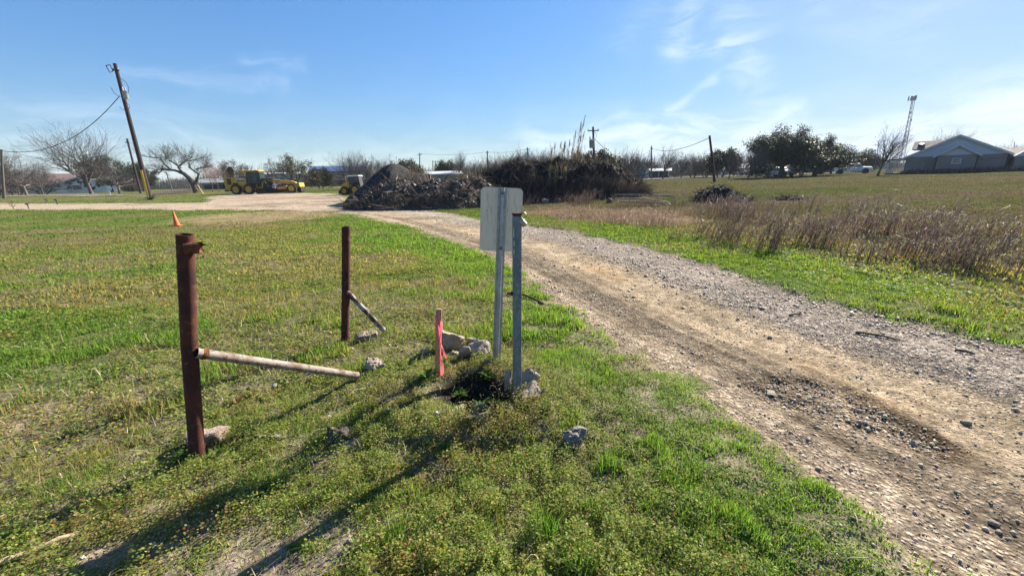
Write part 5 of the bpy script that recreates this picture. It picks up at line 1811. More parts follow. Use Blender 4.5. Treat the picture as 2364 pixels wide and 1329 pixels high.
def pole(px, D, ytop, xtop, r, label, m='polewood', extras=(), name='utility_pole', group=PG):
    b = gd(px, D)
    top = at(xtop, ytop, D)
    t = T(name, label, 'pole', b, group)
    MB().tube([b - Vector((0, 0, .3)), b.lerp(top, .5), top], [r, r * .85, r * .7], 12).build('shaft', m, t, smooth=True)
    d = (top - b).normalized()
    for e in extras:
        if e[0] == 'arm':          # stub cross arm
            c = top - d * e[1]
            MB().bar(c - Vector((e[2] / 2, .12, 0)), c + Vector((e[2] / 2, -.0, 0)), .09, .11).build('cross_arm', m, t)
            for x in (-.45, .45):
                MB().lathe([(.03, 0), (.05, .05), (.05, .12), (.02, .16), (0, .16)], c + Vector((e[2] * x, -.08, .05)), (0, 0, 1), 8).build('insulator', 'ins', t, smooth=True)
        if e[0] == 'can':          # transformer
            c = top - d * e[1] + Vector((e[2], -.25, 0))
            s = e[3]
            MB().lathe([(0, -.5 * s), (.26 * s, -.5 * s), (.28 * s, -.45 * s), (.28 * s, .38 * s), (.30 * s, .40 * s), (.2 * s, .47 * s), (0, .5 * s)], c, d, 18).build('transformer', 'ins', t, smooth=True)
            for x in (-.16, .16):
                MB().lathe([(.05 * s, .45 * s), (.09 * s, .55 * s), (.05 * s, .62 * s), (.09 * s, .7 * s), (.05 * s, .78 * s), (.02, .95 * s), (0, .95 * s)], c + Vector((x * s, 0, 0)), d, 10).build('bushing', 'litter', t, smooth=True)
        if e[0] == 'guard':
            L = (top - b).length
            MB().tube([b + d * .1 + Vector((.0, -r * .55, 0)), b + d * e[1] + Vector((0, -r * .55, 0))], r * .62, 10).build('yellow_guard', 'yguard', t, smooth=True)
        if e[0] == 'hook':
            c = top - d * e[1]
            a = c + Vector((e[2], -.1, .05))
            mb = MB().tube([c, a], .03, 6)
            mb.tube([a + Vector((-.5, 0, .35)), a + Vector((-.05, 0, .4)), a + Vector((.05, 0, -.2)), a + Vector((-.3, 0, -.3)), a + Vector((-.5, 0, .35))], .04, 6)
            mb.build('bracket', 'iron', t)
        if e[0] == 'loop':
            c = top - d * e[1]
            pts = [c + Vector((e[2] * math.sin(a), -.15, -e[3] * (1 - math.cos(a)))) for a in [i * math.pi / 6 for i in range(10)]]
            MB().tube(pts, .022, 5).build('drop_wire', 'iron', t)
    return t, top, d


D0 = gp(345, 457).y
S = D0 / 40.0
t, ptop, pd = pole(346, D0, 147, 265, .0052 * D0, 'tall dark leaning utility pole with transformer and yellow guard at its foot', 'polewood',
     (('can', D0 * .066, .0105 * D0, .018 * D0), ('guard', D0 * .066), ('hook', D0 * .013, -.008 * D0), ('loop', D0 * .082, .012 * D0, .008 * D0), ('loop', D0 * .03, .02 * D0, .02 * D0), ('arm', D0 * .014, .012 * D0)))
De = gd(5, 52).y
pole(8, 52, 345, 3, .16, 'weathered pole stump at the left edge of the lawn', 'poleg', (), 'pole_stump', None)
pole(325, 66, 320, 293, .17, 'thin dark utility pole just left of the leaning transformer pole', 'polewood', (('arm', .6, .5),))
far_poles = [
    (969, 100, 353, 969, .16, 'bare pole standing above the black soil heap', 'poleg', (('arm', .4, 1.2),)),
    (1000, 130, 370, 999, .16, 'left leg of the double pole behind the white roofed shed', 'poleg', ()),
    (1005, 130, 371, 1005, .15, 'right leg of the double pole with a cross arm and small transformer', 'poleg', (('arm', .3, 1.6), ('can', 1.4, .3, .9))),
    (1127, 95, 348, 1125, .16, 'plain pole rising left of the overgrown bank', 'poleg', (('arm', .5, .6),)),
    (1219, 95, 340, 1218, .15, 'short pole peeping over the overgrown bank', 'poleg', (('arm', .5, .8),)),
    (1374, 52, 293, 1369, .17, 'dark pole with a small transformer behind the right end of the bank', 'polewood', (('can', 2.0, -.32, 1.0), ('arm', .45, 1.4), ('loop', .6, .4, .5))),
    (1504, 88, 337, 1504, .17, 'plain pole beside the grey gabled house', 'poleg', (('arm', .6, .5),)),
    (1651, 45, 313, 1638, .15, 'dark pole leaning left at the edge of the weedy field', 'polewood', ()),
    (398, 105, 396, 383, .14, 'small far pole leaning left under the crooked bare tree', 'poleg', ()),
    (440, 108, 402, 432, .14, 'small far pole right behind the crooked bare tree', 'poleg', ()),
    (1766, 175, 372, 1766, .1, 'tiny far pole between the oaks', 'poleg', ()),
    (2339, 120, 328, 2342, .09, 'thin far pole above the right wing roof', 'poleg', ()),
]
tops = {}
for a in far_poles:
    _, tp, _ = pole(a[0], a[1], a[2], a[3], a[4], a[5], a[6], a[7])
    tops[a[0]] = tp


def wire(p, q, sag, r, label):
    p, q = Vector(p), Vector(q)
    n = 24
    pts = [p.lerp(q, i / n) - Vector((0, 0, sag * 4 * (i / n) * (1 - i / n))) for i in range(n + 1)]
    tag(centred(MB().tube(pts, r, 5), 'power_line', 'iron', (p + q) / 2), label, 'wire', 'overhead wires')


wire(at(276, 222, D0 - .2), at(3, 348, 52), 1.9, .035, 'sagging service wire from the leaning pole to the left edge')
wire(at(1374, 322, 52), at(1504, 342, 88), 2.4, .03, 'sagging wire from the small transformer pole to the pole by the grey house')
wire(at(1504, 342, 88), at(1636, 319, 45), .9, .03, 'wire rising from the pole by the grey house to the dark leaning pole')
wire(at(969, 355, 100), at(1125, 351, 95), .4, .02, 'thin wire between two far poles above the white roofed shed')
wire(at(1125, 351, 95), at(1218, 343, 95), .4, .02, 'thin wire between the two far poles over the bank')

# stop sign seen from behind, path lights, agaves
b = gd(255, 60)
t = T('stop_sign', 'grey back of an octagonal road sign before the mural house', 'sign', b)
MB().bar(b - Vector((0, 0, .2)), at(250.5, 432, 60), .07).build('post', 'galv', t)
c = at(252, 435, 60) - Vector((0, .06, 0)); R_ = 6.0 / F * 60 / .98
MB().prism([(R_ * math.cos(math.pi / 8 + k * math.pi / 4), R_ * math.sin(math.pi / 8 + k * math.pi / 4)) for k in range(8)], (0, .02, 0), c).build('sign_plate', 'whitewall', t)
for px, py, lb in ((67, 482, 'black mushroom path light nearest the drive at left'), (133, 472, 'black mushroom path light beyond the drive at left')):
    b = gp(px, py); t = T('path_light', lb, 'path light', b, 'path lights by the drive')
    s = b.y / F
    MB().tube([b - Vector((0, 0, .05)), b + Vector((-.8 * s, 0, 9 * s))], .9 * s, 8).build('stem', 'black', t)
    MB().lathe([(0, 0), (3.6 * s, 0), (3.2 * s, 1.6 * s), (1.2 * s, 3 * s), (0, 3 * s)], b + Vector((-.8 * s, 0, 9 * s)), (0, 0, 1), 16).build('cap', 'black', t, smooth=True)
for i, (px, py, n, L, lb) in enumerate([(349, 462, 34, 20, 'big grey green agave at the foot of the leaning pole'), (256, 466, 14, 13, 'flattened dark agave on the grass strip left of the pole')]):
    b = gp(px, py); s = b.y / F
    rosette(b, n, L * s, 3.2 * s, (.05, .075, .05), lb, 'agave', .75 if i == 0 else .25, 500 + i, 'agave')
b = gp(340, 458)
rosette(b, 10, 13 * b.y / F, 4 * b.y / F, (.30, .36, .30), 'pale variegated agave close against the pole foot', 'agave', .8, 505, 'agave')
for (a, q, lb) in (((456, 427), (470, 448), 'yellow slanting stake under the crooked bare tree'), ((758, 433), (761, 441), 'yellow guy guard stub on the grass right of the grader')):
    p = gp(q[0], q[1]); e = at(a[0], a[1], p.y)
    tag(centred(MB().bar(p, e, .06), 'guy_guard', 'yguard', p), lb, 'guard')


# ------------------------------------------------------------------ trees
class TreeGen:
    def __init__(s, seed):
        s.rg = random.Random(seed); s.trunk = MB(); s.crown = MB(); s.ends = []

    def grow(s, p, d, L, r, lv, cfg):
        rg = s.rg
        n = cfg['seg'][min(lv, len(cfg['seg']) - 1)]
        pts, rads = [p.copy()], [r]
        wig = cfg['wig']
        d = d.normalized()
        for i in range(n):
            wig = cfg['wig'] * (.35 if lv == 0 else 1)
            d = (d + Vector((rg.gauss(0, wig), rg.gauss(0, wig), rg.gauss(0, wig))) + Vector(cfg['bias']) * (lv * .12) + Vector((0, 0, cfg['up'] * (1 if lv else 0)))).normalized()
            p = p + d * L / n
            pts.append(p.copy()); rads.append(r * (1 - (1 - cfg['tip']) * (i + 1) / n))
        if lv <= 1: s.trunk.tube(pts, rads, 8 if lv == 0 else 6, False)
        else: s.crown.tube(pts, [max(x, cfg['rmin']) for x in rads], 4 if lv == 2 else 3, False)
        if lv >= cfg.get('leaf_from', 9): s.ends.extend(pts[1:])
        if lv >= cfg['levels']: return
        nc = cfg['n'][min(lv, len(cfg['n']) - 1)]
        for c in range(nc):
            t = cfg['t0'] if lv == 0 else .2
            f = t + (1 - t) * (c + rg.random()) / nc if c < nc - 1 else 1.0
            i = min(int(f * n), n - 1); ff = f * n - i
            q = pts[i].lerp(pts[i + 1], ff)
            rr = rads[i] + (rads[i + 1] - rads[i]) * ff
            dd = (pts[i + 1] - pts[i]).normalized()
            ang = math.radians(rg.uniform(*cfg['ang'][min(lv, len(cfg['ang']) - 1)])) * (.5 if c == nc - 1 else 1)
            ref = Vector((rg.gauss(0, 1), rg.gauss(0, 1), rg.gauss(0, 1)))
            if lv == 0:
                a = 2 * math.pi * (c * .382 + rg.random() * .12)
                ref = Vector((math.cos(a), math.sin(a), 0))
            ax = dd.cross(ref)
            if ax.length < 1e-3: continue
            nd = Matrix.Rotation(ang, 3, ax.normalized()) @ dd
            s.grow(q, nd, L * rg.uniform(*cfg['len'][min(lv, len(cfg['len']) - 1)]) * (1.1 - .35 * f), rr * (.72 if lv == 0 else .62), lv + 1, cfg)


BARE_CFG = dict(levels=4, seg=[5, 6, 5, 4, 3], n=[6, 5, 5, 3], ang=[(25, 60), (25, 55), (25, 60), (25, 65)], len=[(1.5, 2.0), (.5, .75), (.5, .75), (.45, .7)],
            wig=.13, up=.06, bias=(0, 0, 0), tip=.4, rmin=.007, t0=.55)


def make_tree(name, label, cfg, seed, th, tr, leaf=None, barkm='bark', twigm='twig', lean=(0, 0), stems=1, group=None, nleaf=22, lsize=.22, lrad=.5, leafcols=None):
    g = TreeGen(seed)
    for k in range(stems):
        a = 2 * math.pi * k / max(stems, 1)
        o = Vector((math.cos(a), math.sin(a), 0)) * (.0 if stems == 1 else tr * 1.5)
        d = Vector((lean[0] + (0 if stems == 1 else .35 * math.cos(a)), lean[1] + (0 if stems == 1 else .35 * math.sin(a)), 1))
        g.grow(o - Vector((0, 0, .15)), d, th * g.rg.uniform(.85, 1.1), tr / math.sqrt(stems), 0, cfg)
    t = T(name, label, 'tree', (0, 0, 0), group)
    g.trunk.build('trunk', barkm, t, local=True, smooth=True, fix=False)
    cr_ = g.crown.build('crown' if not leaf else 'limbs', twigm, t, local=True, fix=False)
    pts = np.array([tuple(v) for v in g.crown.v])
    if leaf:
        rng = np.random.default_rng(seed)
        E = np.array([tuple(e) for e in g.ends])
        m = len(E) * nleaf
        P = np.repeat(E, nleaf, 0) + rng.normal(0, lrad * .5, (m, 3)) * np.array([1, 1, .6])
        V, Fq = leaves(P, lsize * rng.uniform(.6, 1.4, m), .7, rng, .8)
        c = pal(rng, m, *(leafcols or ([(.035, .055, .02), (.05, .075, .026), (.075, .10, .035), (.025, .04, .016)], [4, 4, 2, 2])))
        np_mesh('crown', V, Fq, np.repeat(c, 4, 0), M['oakleaf'], t)
        pts = np.vstack([pts, V])
    hi = np.quantile(pts[:, 2], .995)
    return t, hi, (np.quantile(pts[:, 0], .01), np.quantile(pts[:, 0], .99))


def cfg(**kw):
    c = dict(BARE_CFG); c.update(kw); return c


PROTO = {}
TG = 'bare winter trees'
PROTO['spread'] = make_tree('bare_tree', '', cfg(n=[9, 7, 6, 3], ang=[(25, 70), (25, 50), (25, 55), (20, 50)], len=[(1.6, 2.1), (.55, .8), (.6, .85), (.6, .95)], up=.045), 3, 2.6, .22, group=TG)
PROTO['tangle'] = make_tree('bare_tree', '', cfg(n=[8, 7, 6, 4], ang=[(45, 85), (30, 70), (30, 70), (30, 70)], wig=.17, up=.03), 8, 2.0, .2, group=TG, barkm='bark_l')
PROTO['round'] = make_tree('bare_tree', '', cfg(n=[8, 7, 6, 3], t0=.45, ang=[(15, 45), (20, 45), (25, 55), (25, 60)], up=.09), 12, 2.4, .26, group=TG)
PROTO['swept'] = make_tree('bare_tree', '', cfg(n=[8, 7, 6, 3], t0=.4, ang=[(20, 50), (25, 50), (25, 55), (25, 55)], up=.07, bias=(.22, 0, 0)), 17, 2.6, .22, lean=(.03, 0), group=TG)
PROTO['bush'] = make_tree('bare_tree', '', cfg(n=[6, 6, 6, 3], t0=.2, ang=[(20, 55), (25, 55), (25, 60), (25, 60)], up=.05), 23, 1.6, .2, stems=3, group=TG)
PROTO['pink'] = make_tree('blossom_tree', '', cfg(n=[6, 5, 5, 3], t0=.6, ang=[(20, 45), (25, 50), (25, 60), (25, 60)], up=.08, rmin=.016), 29, 3.0, .16, barkm='bark', twigm='twig_p', group='pale blossom trees')
PROTO['clump'] = make_tree('bare_tree', '', cfg(n=[6, 6, 5, 3], t0=.45, ang=[(20, 55), (25, 55), (25, 60), (25, 60)], leaf_from=3), 31, 2.2, .26, leaf=True, nleaf=2, lsize=.16, lrad=.35, group=TG,
                           leafcols=([(.11, .09, .05), (.07, .075, .035), (.16, .12, .07)], [3, 3, 1]))
PROTO['ever'] = make_tree('evergreen_tree', '', cfg(n=[7, 6, 5, 3], levels=3, leaf_from=2, ang=[(35, 75), (30, 60), (30, 60)], up=.05, t0=.5), 37, 2.0, .34, leaf=True, nleaf=34, lsize=.16, lrad=.6, group='evergreen trees')
PROTO['oak'] = make_tree('live_oak', '', cfg(n=[9, 7, 5, 3], levels=3, leaf_from=2, ang=[(40, 78), (30, 60), (30, 60)], len=[(1.7, 2.3), (.5, .75), (.5, .7)], up=.035, t0=.6, bias=(.12, 0, 0)), 41, 2.2, .42, leaf=True, nleaf=34, lsize=.15, lrad=.62, group='live oaks',
                         leafcols=([(.042, .056, .034), (.058, .074, .042), (.11, .128, .08), (.03, .04, .027)], [4, 4, 2.5, 2]))
PROTO['scrub'] = make_tree('leafy_shrub_tree', '', cfg(n=[6, 6, 5, 3], levels=3, leaf_from=2, ang=[(25, 60), (30, 60), (30, 60)], up=.07, t0=.35), 47, 1.4, .2, leaf=True, nleaf=8, lsize=.2, lrad=.45, stems=2, group='leafy scrub trees',
                           leafcols=([(.05, .065, .03), (.08, .085, .045), (.12, .09, .06), (.035, .045, .022)], [4, 3, 2, 3]))
USED = set()


def plant(kind, px, D, ytop, label, rz=None, sx=1.0, cx=None):
    """stand a copy of a tree kind at column px, its top at photo row ytop"""
    root, hi, ext_ = PROTO[kind]
    b = gd(px, D)
    hgt = at(px, ytop, D).z - b.z
    s = hgt / hi
    rz = (px * 1.7) % 6.28 if rz is None else rz
    if kind not in USED:
        USED.add(kind)
        root.location = b; root.rotation_euler = (0, 0, rz); root.scale = (s * sx, s * sx, s); root['label'] = label
        return root
    return dup(root, b, rz, (s * sx, s * sx, s), label)


def crooked_tree():
    D = 62.0
    b = gd(453, D)
    k = D / F / .98
    t = T('bare_tree', 'crooked bare tree with a long limb reaching left, left of the grader', 'tree', b, TG)
    g = TreeGen(55)
    P = lambda px, py, y=0.0: Vector(((px - 453) * k, y, (441 - py) * k))
    limbs = [([(453, 444), (452, 428), (447, 412), (437, 400), (428, 396)], .62, .42), ([(428, 396), (412, 392), (398, 390), (382, 392), (366, 398)], .34, .08), ([(437, 400), (433, 388), (436, 376), (446, 366), (450, 358)], .30, .07),
             ([(452, 424), (462, 416), (466, 402), (464, 388), (474, 376), (488, 368)], .34, .08), ([(412, 392), (402, 380), (390, 372), (376, 366), (362, 362)], .22, .06), ([(464, 392), (478, 388), (490, 390), (502, 384)], .18, .05), ([(433, 388), (420, 378), (412, 366), (410, 358)], .2, .05)]
    c = cfg(levels=4, n=[6, 5, 5, 3], ang=[(25, 55), (25, 60), (25, 60), (20, 55)], len=[(.5, .8), (.5, .8), (.5, .8), (.6, .9)], up=.05)
    rg = g.rg
    for i, (pl, r0, r1) in enumerate(limbs):
        pts = [P(px, py, (0 if i == 0 else rg.uniform(-.5, .5) * j)) for j, (px, py) in enumerate(pl)]
        n = len(pts)
        g.trunk.tube(pts, [.62 * (r0 + (r1 - r0) * j / (n - 1)) for j in range(n)], 8, False)
        if i == 0: continue
        for q in range(20):
            f = .2 + .8 * q / 19
            j = min(int(f * (n - 1)), n - 2); ff = f * (n - 1) - j
            p = pts[j].lerp(pts[j + 1], ff); dd = (pts[j + 1] - pts[j]).normalized()
            nd = dd * .5 + Vector((rg.gauss(0, .6), rg.gauss(0, .6), .55 + rg.gauss(0, .4)))
            g.grow(p, nd, rg.uniform(.9, 1.8), .035, 2, c)
    g.trunk.build('trunk', 'bark', t, local=True, smooth=True, fix=False)
    g.crown.build('crown', 'twig', t, local=True, fix=False)


crooked_tree()
plant('spread', 212, 68, 292, 'tallest bare spreading tree in front of the mural house', .4, 1.05)
plant('tangle', 277, 66, 366, 'low tangled bare tree right of the tallest one', 1.0, 1.0)
plant('tangle', 62, 74, 352, 'bare thicket tree at the far left behind the stump', 2.2, .8)
plant('spread', 100, 80, 368, 'bare tree between the left thicket and the tallest tree', 2.9, .7)
plant('bush', -5, 70, 340, 'brown bushy tree cut by the left picture edge', 0, .9)
plant('bush', 42, 88, 385, 'low brown thicket bush before the brown roof', 0, 1.6)
plant('bush', 100, 86, 405, 'brown thicket bush left of the mural house', 1.3, 2.0)
plant('ever', 258, 92, 362, 'dark evergreen behind the low tangled tree', .3, 1.0)
plant('ever', 334, 86, 378, 'dark rounded evergreen just right of the leaning pole', 1.9, .8)
plant('ever', 15, 92, 382, 'dark evergreen behind the left edge thicket', 2.5, .8)
plant('pink', 492, 66, 376, 'left one of two pale blossom trees by the low shed', 0, .9)
plant('pink', 507, 64, 374, 'right one of two pale blossom trees by the low shed', 2, .8)
plant('clump', 545, 78, 369, 'bare tree with mistletoe clumps behind the grader tail', 0, 1.0)
plant('tangle', 590, 82, 380, 'low bare tree behind the grader cab', .2, .8)
plant('tangle', 632, 88, 386, 'small bare tree right of the grader cab', 4, .6)
plant('clump', 690, 64, 358, 'thick bare tree with brown leaves right of the grader', 1.2, 1.1)
plant('scrub', 742, 74, 388, 'dull leafy scrub tree before the blue roof', .5, .8)
plant('bush', 764, 76, 392, 'brown scrub bush in front of the blue roofed building', 2.0, 1.0)
plant('spread', 806, 58, 349, 'bare tree behind the yellow tractor', 1.0, .85)
plant('bush', 848, 64, 357, 'bare bushy tree behind the left slope of the black heap', 3.0, 1.1)
plant('bush', 885, 72, 362, 'bare bushy tree behind the top of the black heap', .8, 1.0)
plant('scrub', 944, 62, 370, 'leafy dark scrub tree right of the black heap', 1.4, .8)
plant('bush', 975, 75, 382, 'small bare bush right of the leafy dark scrub', 2.6, .8)
plant('scrub', 1034, 80, 372, 'thin scrub tree left of the rounded bare tree', 3.1, .7)
plant('round', 1063, 68, 349, 'neat rounded bare tree above the white roofed shed', .0, .75)
for i, (px, D, yt, kind, lb) in enumerate([
    (1092, 74, 372, 'bush', 'low bare bush right of the neat rounded tree'), (1140, 58, 362, 'bush', 'bare bush at the left shoulder of the bank'), (1175, 55, 352, 'bush', 'pale bare bush over the left part of the bank'),
    (1208, 56, 346, 'round', 'slim bare tree left of the short pole over the bank'), (1245, 54, 344, 'bush', 'bare bush right of the short pole over the bank'), (1262, 60, 350, 'round', 'bare tree behind the first short reeds'),
    (1350, 56, 352, 'scrub', 'dark leafy scrub left of the small transformer pole'), (1390, 60, 349, 'scrub', 'dark leafy scrub right of the small transformer pole'), (1420, 66, 344, 'swept', 'bare windswept tree left of the grey gabled house'),
    (1446, 70, 340, 'swept', 'second bare windswept tree left of the grey gabled house'), (1474, 78, 354, 'bush', 'bare bush just left of the grey gable'), (1530, 80, 336, 'swept', 'broad windswept bare tree right of the grey gabled house'),
    (1572, 86, 352, 'swept', 'windswept bare tree between the broad one and the leaning pole'), (1600, 92, 350, 'bush', 'bushy bare tree left of the leaning pole'), (1628, 90, 356, 'bush', 'bare bush directly left of the leaning pole'),
    (1662, 84, 346, 'scrub', 'dark leafy tuft tree right of the leaning pole'), (1682, 62, 343, 'swept', 'thin twin stemmed bare tree right of the leaning pole'), (1726, 58, 328, 'swept', 'pale bare tree left of the largest oak'),
    (1744, 60, 336, 'swept', 'slender bare tree touching the left side of the largest oak'), (1768, 95, 345, 'bush', 'brown bush behind the left side of the largest oak'), (1930, 84, 333, 'swept', 'windswept bare tree behind the white pickup'),
    (2152, 92, 300, 'swept', 'windswept bare tree behind the brick house roof'), (2186, 92, 303, 'swept', 'lower windswept bare tree behind the roof ridge'), (1706, 98, 356, 'bush', 'bare bush before the pale house'),
    (1560, 108, 362, 'bush', 'far bare bush behind the carport'), (1648, 110, 362, 'bush', 'far bare bush behind the leaning pole'), (2290, 110, 330, 'bush', 'bare bush top showing over the right roof slope')]):
    plant(kind, px, D, yt, lb, .15 * (i % 5) if kind == 'swept' else None, .85 if kind != 'bush' else 1.2)
plant('oak', 1803, 64, 303, 'largest dark live oak with the light car behind its trunk', .1, 1.0)
plant('oak', 1880, 68, 320, 'second large live oak right of the largest', -.25, .95)
plant('oak', 1984, 112, 349, 'far low live oak right of the white pickup', .3, 1.1)
plant('ever', 1770, 80, 346, 'dark evergreen behind the left of the largest oak', 1.0, .9)
plant('ever', 1918, 84, 345, 'dark evergreen between the second oak and the pickup', 2.0, .8)
plant('swept', 2026, 55, 290, 'tall windswept bare tree left of the brick house porch', .05, .85)
for k, (r, h, e) in PROTO.items():
    assert k in USED, k


# distant wood along the skyline
def far_wood():
    rng = np.random.default_rng(77)
    V, Fc, Cc, o = [], [], [], 0
    for (p0, p1, D, dens, hh) in ((-300, 520, 190, 1.4, 5.5), (520, 1000, 150, 1.7, 7), (960, 1500, 140, 1.3, 6.5), (1480, 2000, 170, 1.3, 7), (1900, 2700, 320, .6, 6), (300, 480, 420, .8, 9), (-900, -200, 160, 1, 6)):
        a, b = gd(p0, D), gd(p1, D)
        n = int(120 * dens * (b - a).length / 30)
        for _ in range(n):
            f = rng.random()
            c = np.array(a.lerp(b, f)); c[1] += rng.normal(0, 8); c[2] = float(base_h(c[0], c[1])) - .2
            H = hh * (.45 + .8 * rng.random()) * (.6 + .7 * float(vn(f * 14, D, 3)))
            m = 26
            P = np.tile(c, (m, 1)) + rng.normal(0, 1, (m, 3)) * np.array([H * .22, H * .15, 0])
            P[:, 2] += H * rng.random(m) * .35
            v, f3 = blades(P, H * rng.uniform(.35, .8, m), .14 * D / 150 * np.ones(m), .35, rng, (.15, 0))
            V.append(v); Fc.append(f3 + o); o += len(v)
            tone = rng.random()
            Cc.append(np.repeat(pal(rng, m, [(.13, .11, .095), (.09, .08, .07), (.07, .075, .045)], [3, 3, 2 * tone]), 5, 0))
    ob = np_mesh('far_wood', np.concatenate(V), np.concatenate(Fc), np.concatenate(Cc), M['dry'])
    ob['kind'] = 'stuff'; ob['label'] = 'grey brown winter woods along the skyline'


far_wood()

# ------------------------------------------------------------------ buildings
def wall_poly(name, pts, D, thick, m, par, off=0.0, bevel=0):
    """slab facing the viewer: corners read at depth D, `thick` deep behind it"""
    P = [at(px, py, D) for px, py in pts]
    n = len(P)
    vs = [p + Vector((0, -off, 0)) for p in P] + [p + Vector((0, thick, 0)) for p in P]
    fs = [tuple(range(n)), tuple(range(2 * n - 1, n - 1, -1))] + [(i, i + n, (i + 1) % n + n, (i + 1) % n) for i in range(n)]
    return MB().add(vs, fs).build(name, m, par, bevel=bevel)


def plumb(px, D, z0, z1):
    p = gd(px, D)
    return p.x, p.z + z0, p.z + z1


def gable_house(t, x0, x1, y0, y1, zb, ze, zr, wallm, roofm, over=.4, ridge='y', gablem=None, rt=.14):
    """box house with a gable roof; ridge along y (gable faces viewer) or x"""
    w = MB()
    if ridge == 'y':
        w.prism([(x0, zb), (x1, zb), (x1, ze), (x0, ze)], (0, y1 - y0, 0), (0, y0, 0))
        wo = w.build('wall', wallm, t, local=True)
        xm = (x0 + x1) / 2
        g = MB().prism([(x0, ze), (x1, ze), (xm, zr)], (0, y1 - y0 + .02, 0), (0, y0 - .01, 0)).build('gable', gablem or wallm, t, local=True)
        s = (zr - ze) / (xm - x0)
        r = MB()
        for sd in (-1, 1):
            xe = xm + sd * ((xm - x0) + over)
            zo = ze - s * over
            r.prism([(xm, zr), (xe, zo), (xe, zo + rt), (xm, zr + rt * 1.2)], (0, y1 - y0 + 2 * over, 0), (0, y0 - over, 0))
        ro = r.build('roof', roofm, t, local=True)
        f = MB()
        for sd in (-1, 1):
            xe = xm + sd * ((xm - x0) + over + .01); zo = ze - s * over
            f.prism([(xm, zr - .12), (xe, zo - .12), (xe, zo + rt + .02), (xm, zr + rt * 1.2 + .02)], (0, .05, 0), (0, y0 - over - .055, 0))
        f.build('bargeboard', 'trim', ro, local=True)
    else:
        w.prism([(x0, zb), (x1, zb), (x1, ze), (x0, ze)], (0, y1 - y0, 0), (0, y0, 0))
        wo = w.build('wall', wallm, t, local=True)
        ym = (y0 + y1) / 2
        s = (zr - ze) / (ym - y0)
        r = MB()
        for sd in (-1, 1):
            ye = ym + sd * ((ym - y0) + over); zo = ze - s * over
            r.prism([(ym, zr), (ye, zo), (ye, zo + rt), (ym, zr + rt)], (x1 - x0 + 2 * over, 0, 0), (x0 - over, 0, 0), (0, 1, 0), (0, 0, 1))
        ro = r.build('roof', roofm, t, local=True)
        MB().prism([(y0, ze), (y1, ze), (ym, zr)], (x1 - x0, 0, 0), (x0, 0, 0), (0, 1, 0), (0, 0, 1)).build('gable', gablem or wallm, t, local=True)
    return wo, ro


def win(par, c, w, h, fm='trim', name='window'):
    c = Vector(c)
    f = MB()
    for dx, dz, ww, hh in ((0, h / 2, w + .16, .1), (0, -h / 2, w + .22, .12), (-w / 2, 0, .1, h - .1), (w / 2, 0, .1, h - .1), (0, 0, w - .1, .05)):
        f.box(c + Vector((dx, -.03, dz)), (ww, .07, hh))
    fo = f.build(name, fm, par, local=True)
    MB().box(c + Vector((0, .0, 0)), (w - .1, .03, h - .1)).build('pane', 'window', fo, local=True)
    return fo


class Facade:
    """upright plane square to the line of sight through (px, D)"""
    def __init__(s, px, D):
        s.o = gd(px, D)
        s.az = math.atan2(s.o.x, s.o.y)
        s.n = Vector((math.sin(s.az), math.cos(s.az), 0))
        s.u = Vector((math.cos(s.az), -math.sin(s.az), 0))

    def uz(s, px, py, back=0.0):
        d = pixdir(px, py)
        q = s.o + s.n * back
        t = (q - CAMP).dot(s.n) / d.dot(s.n)
        p = CAMP + d * t - s.o
        return p.dot(s.u), p.z


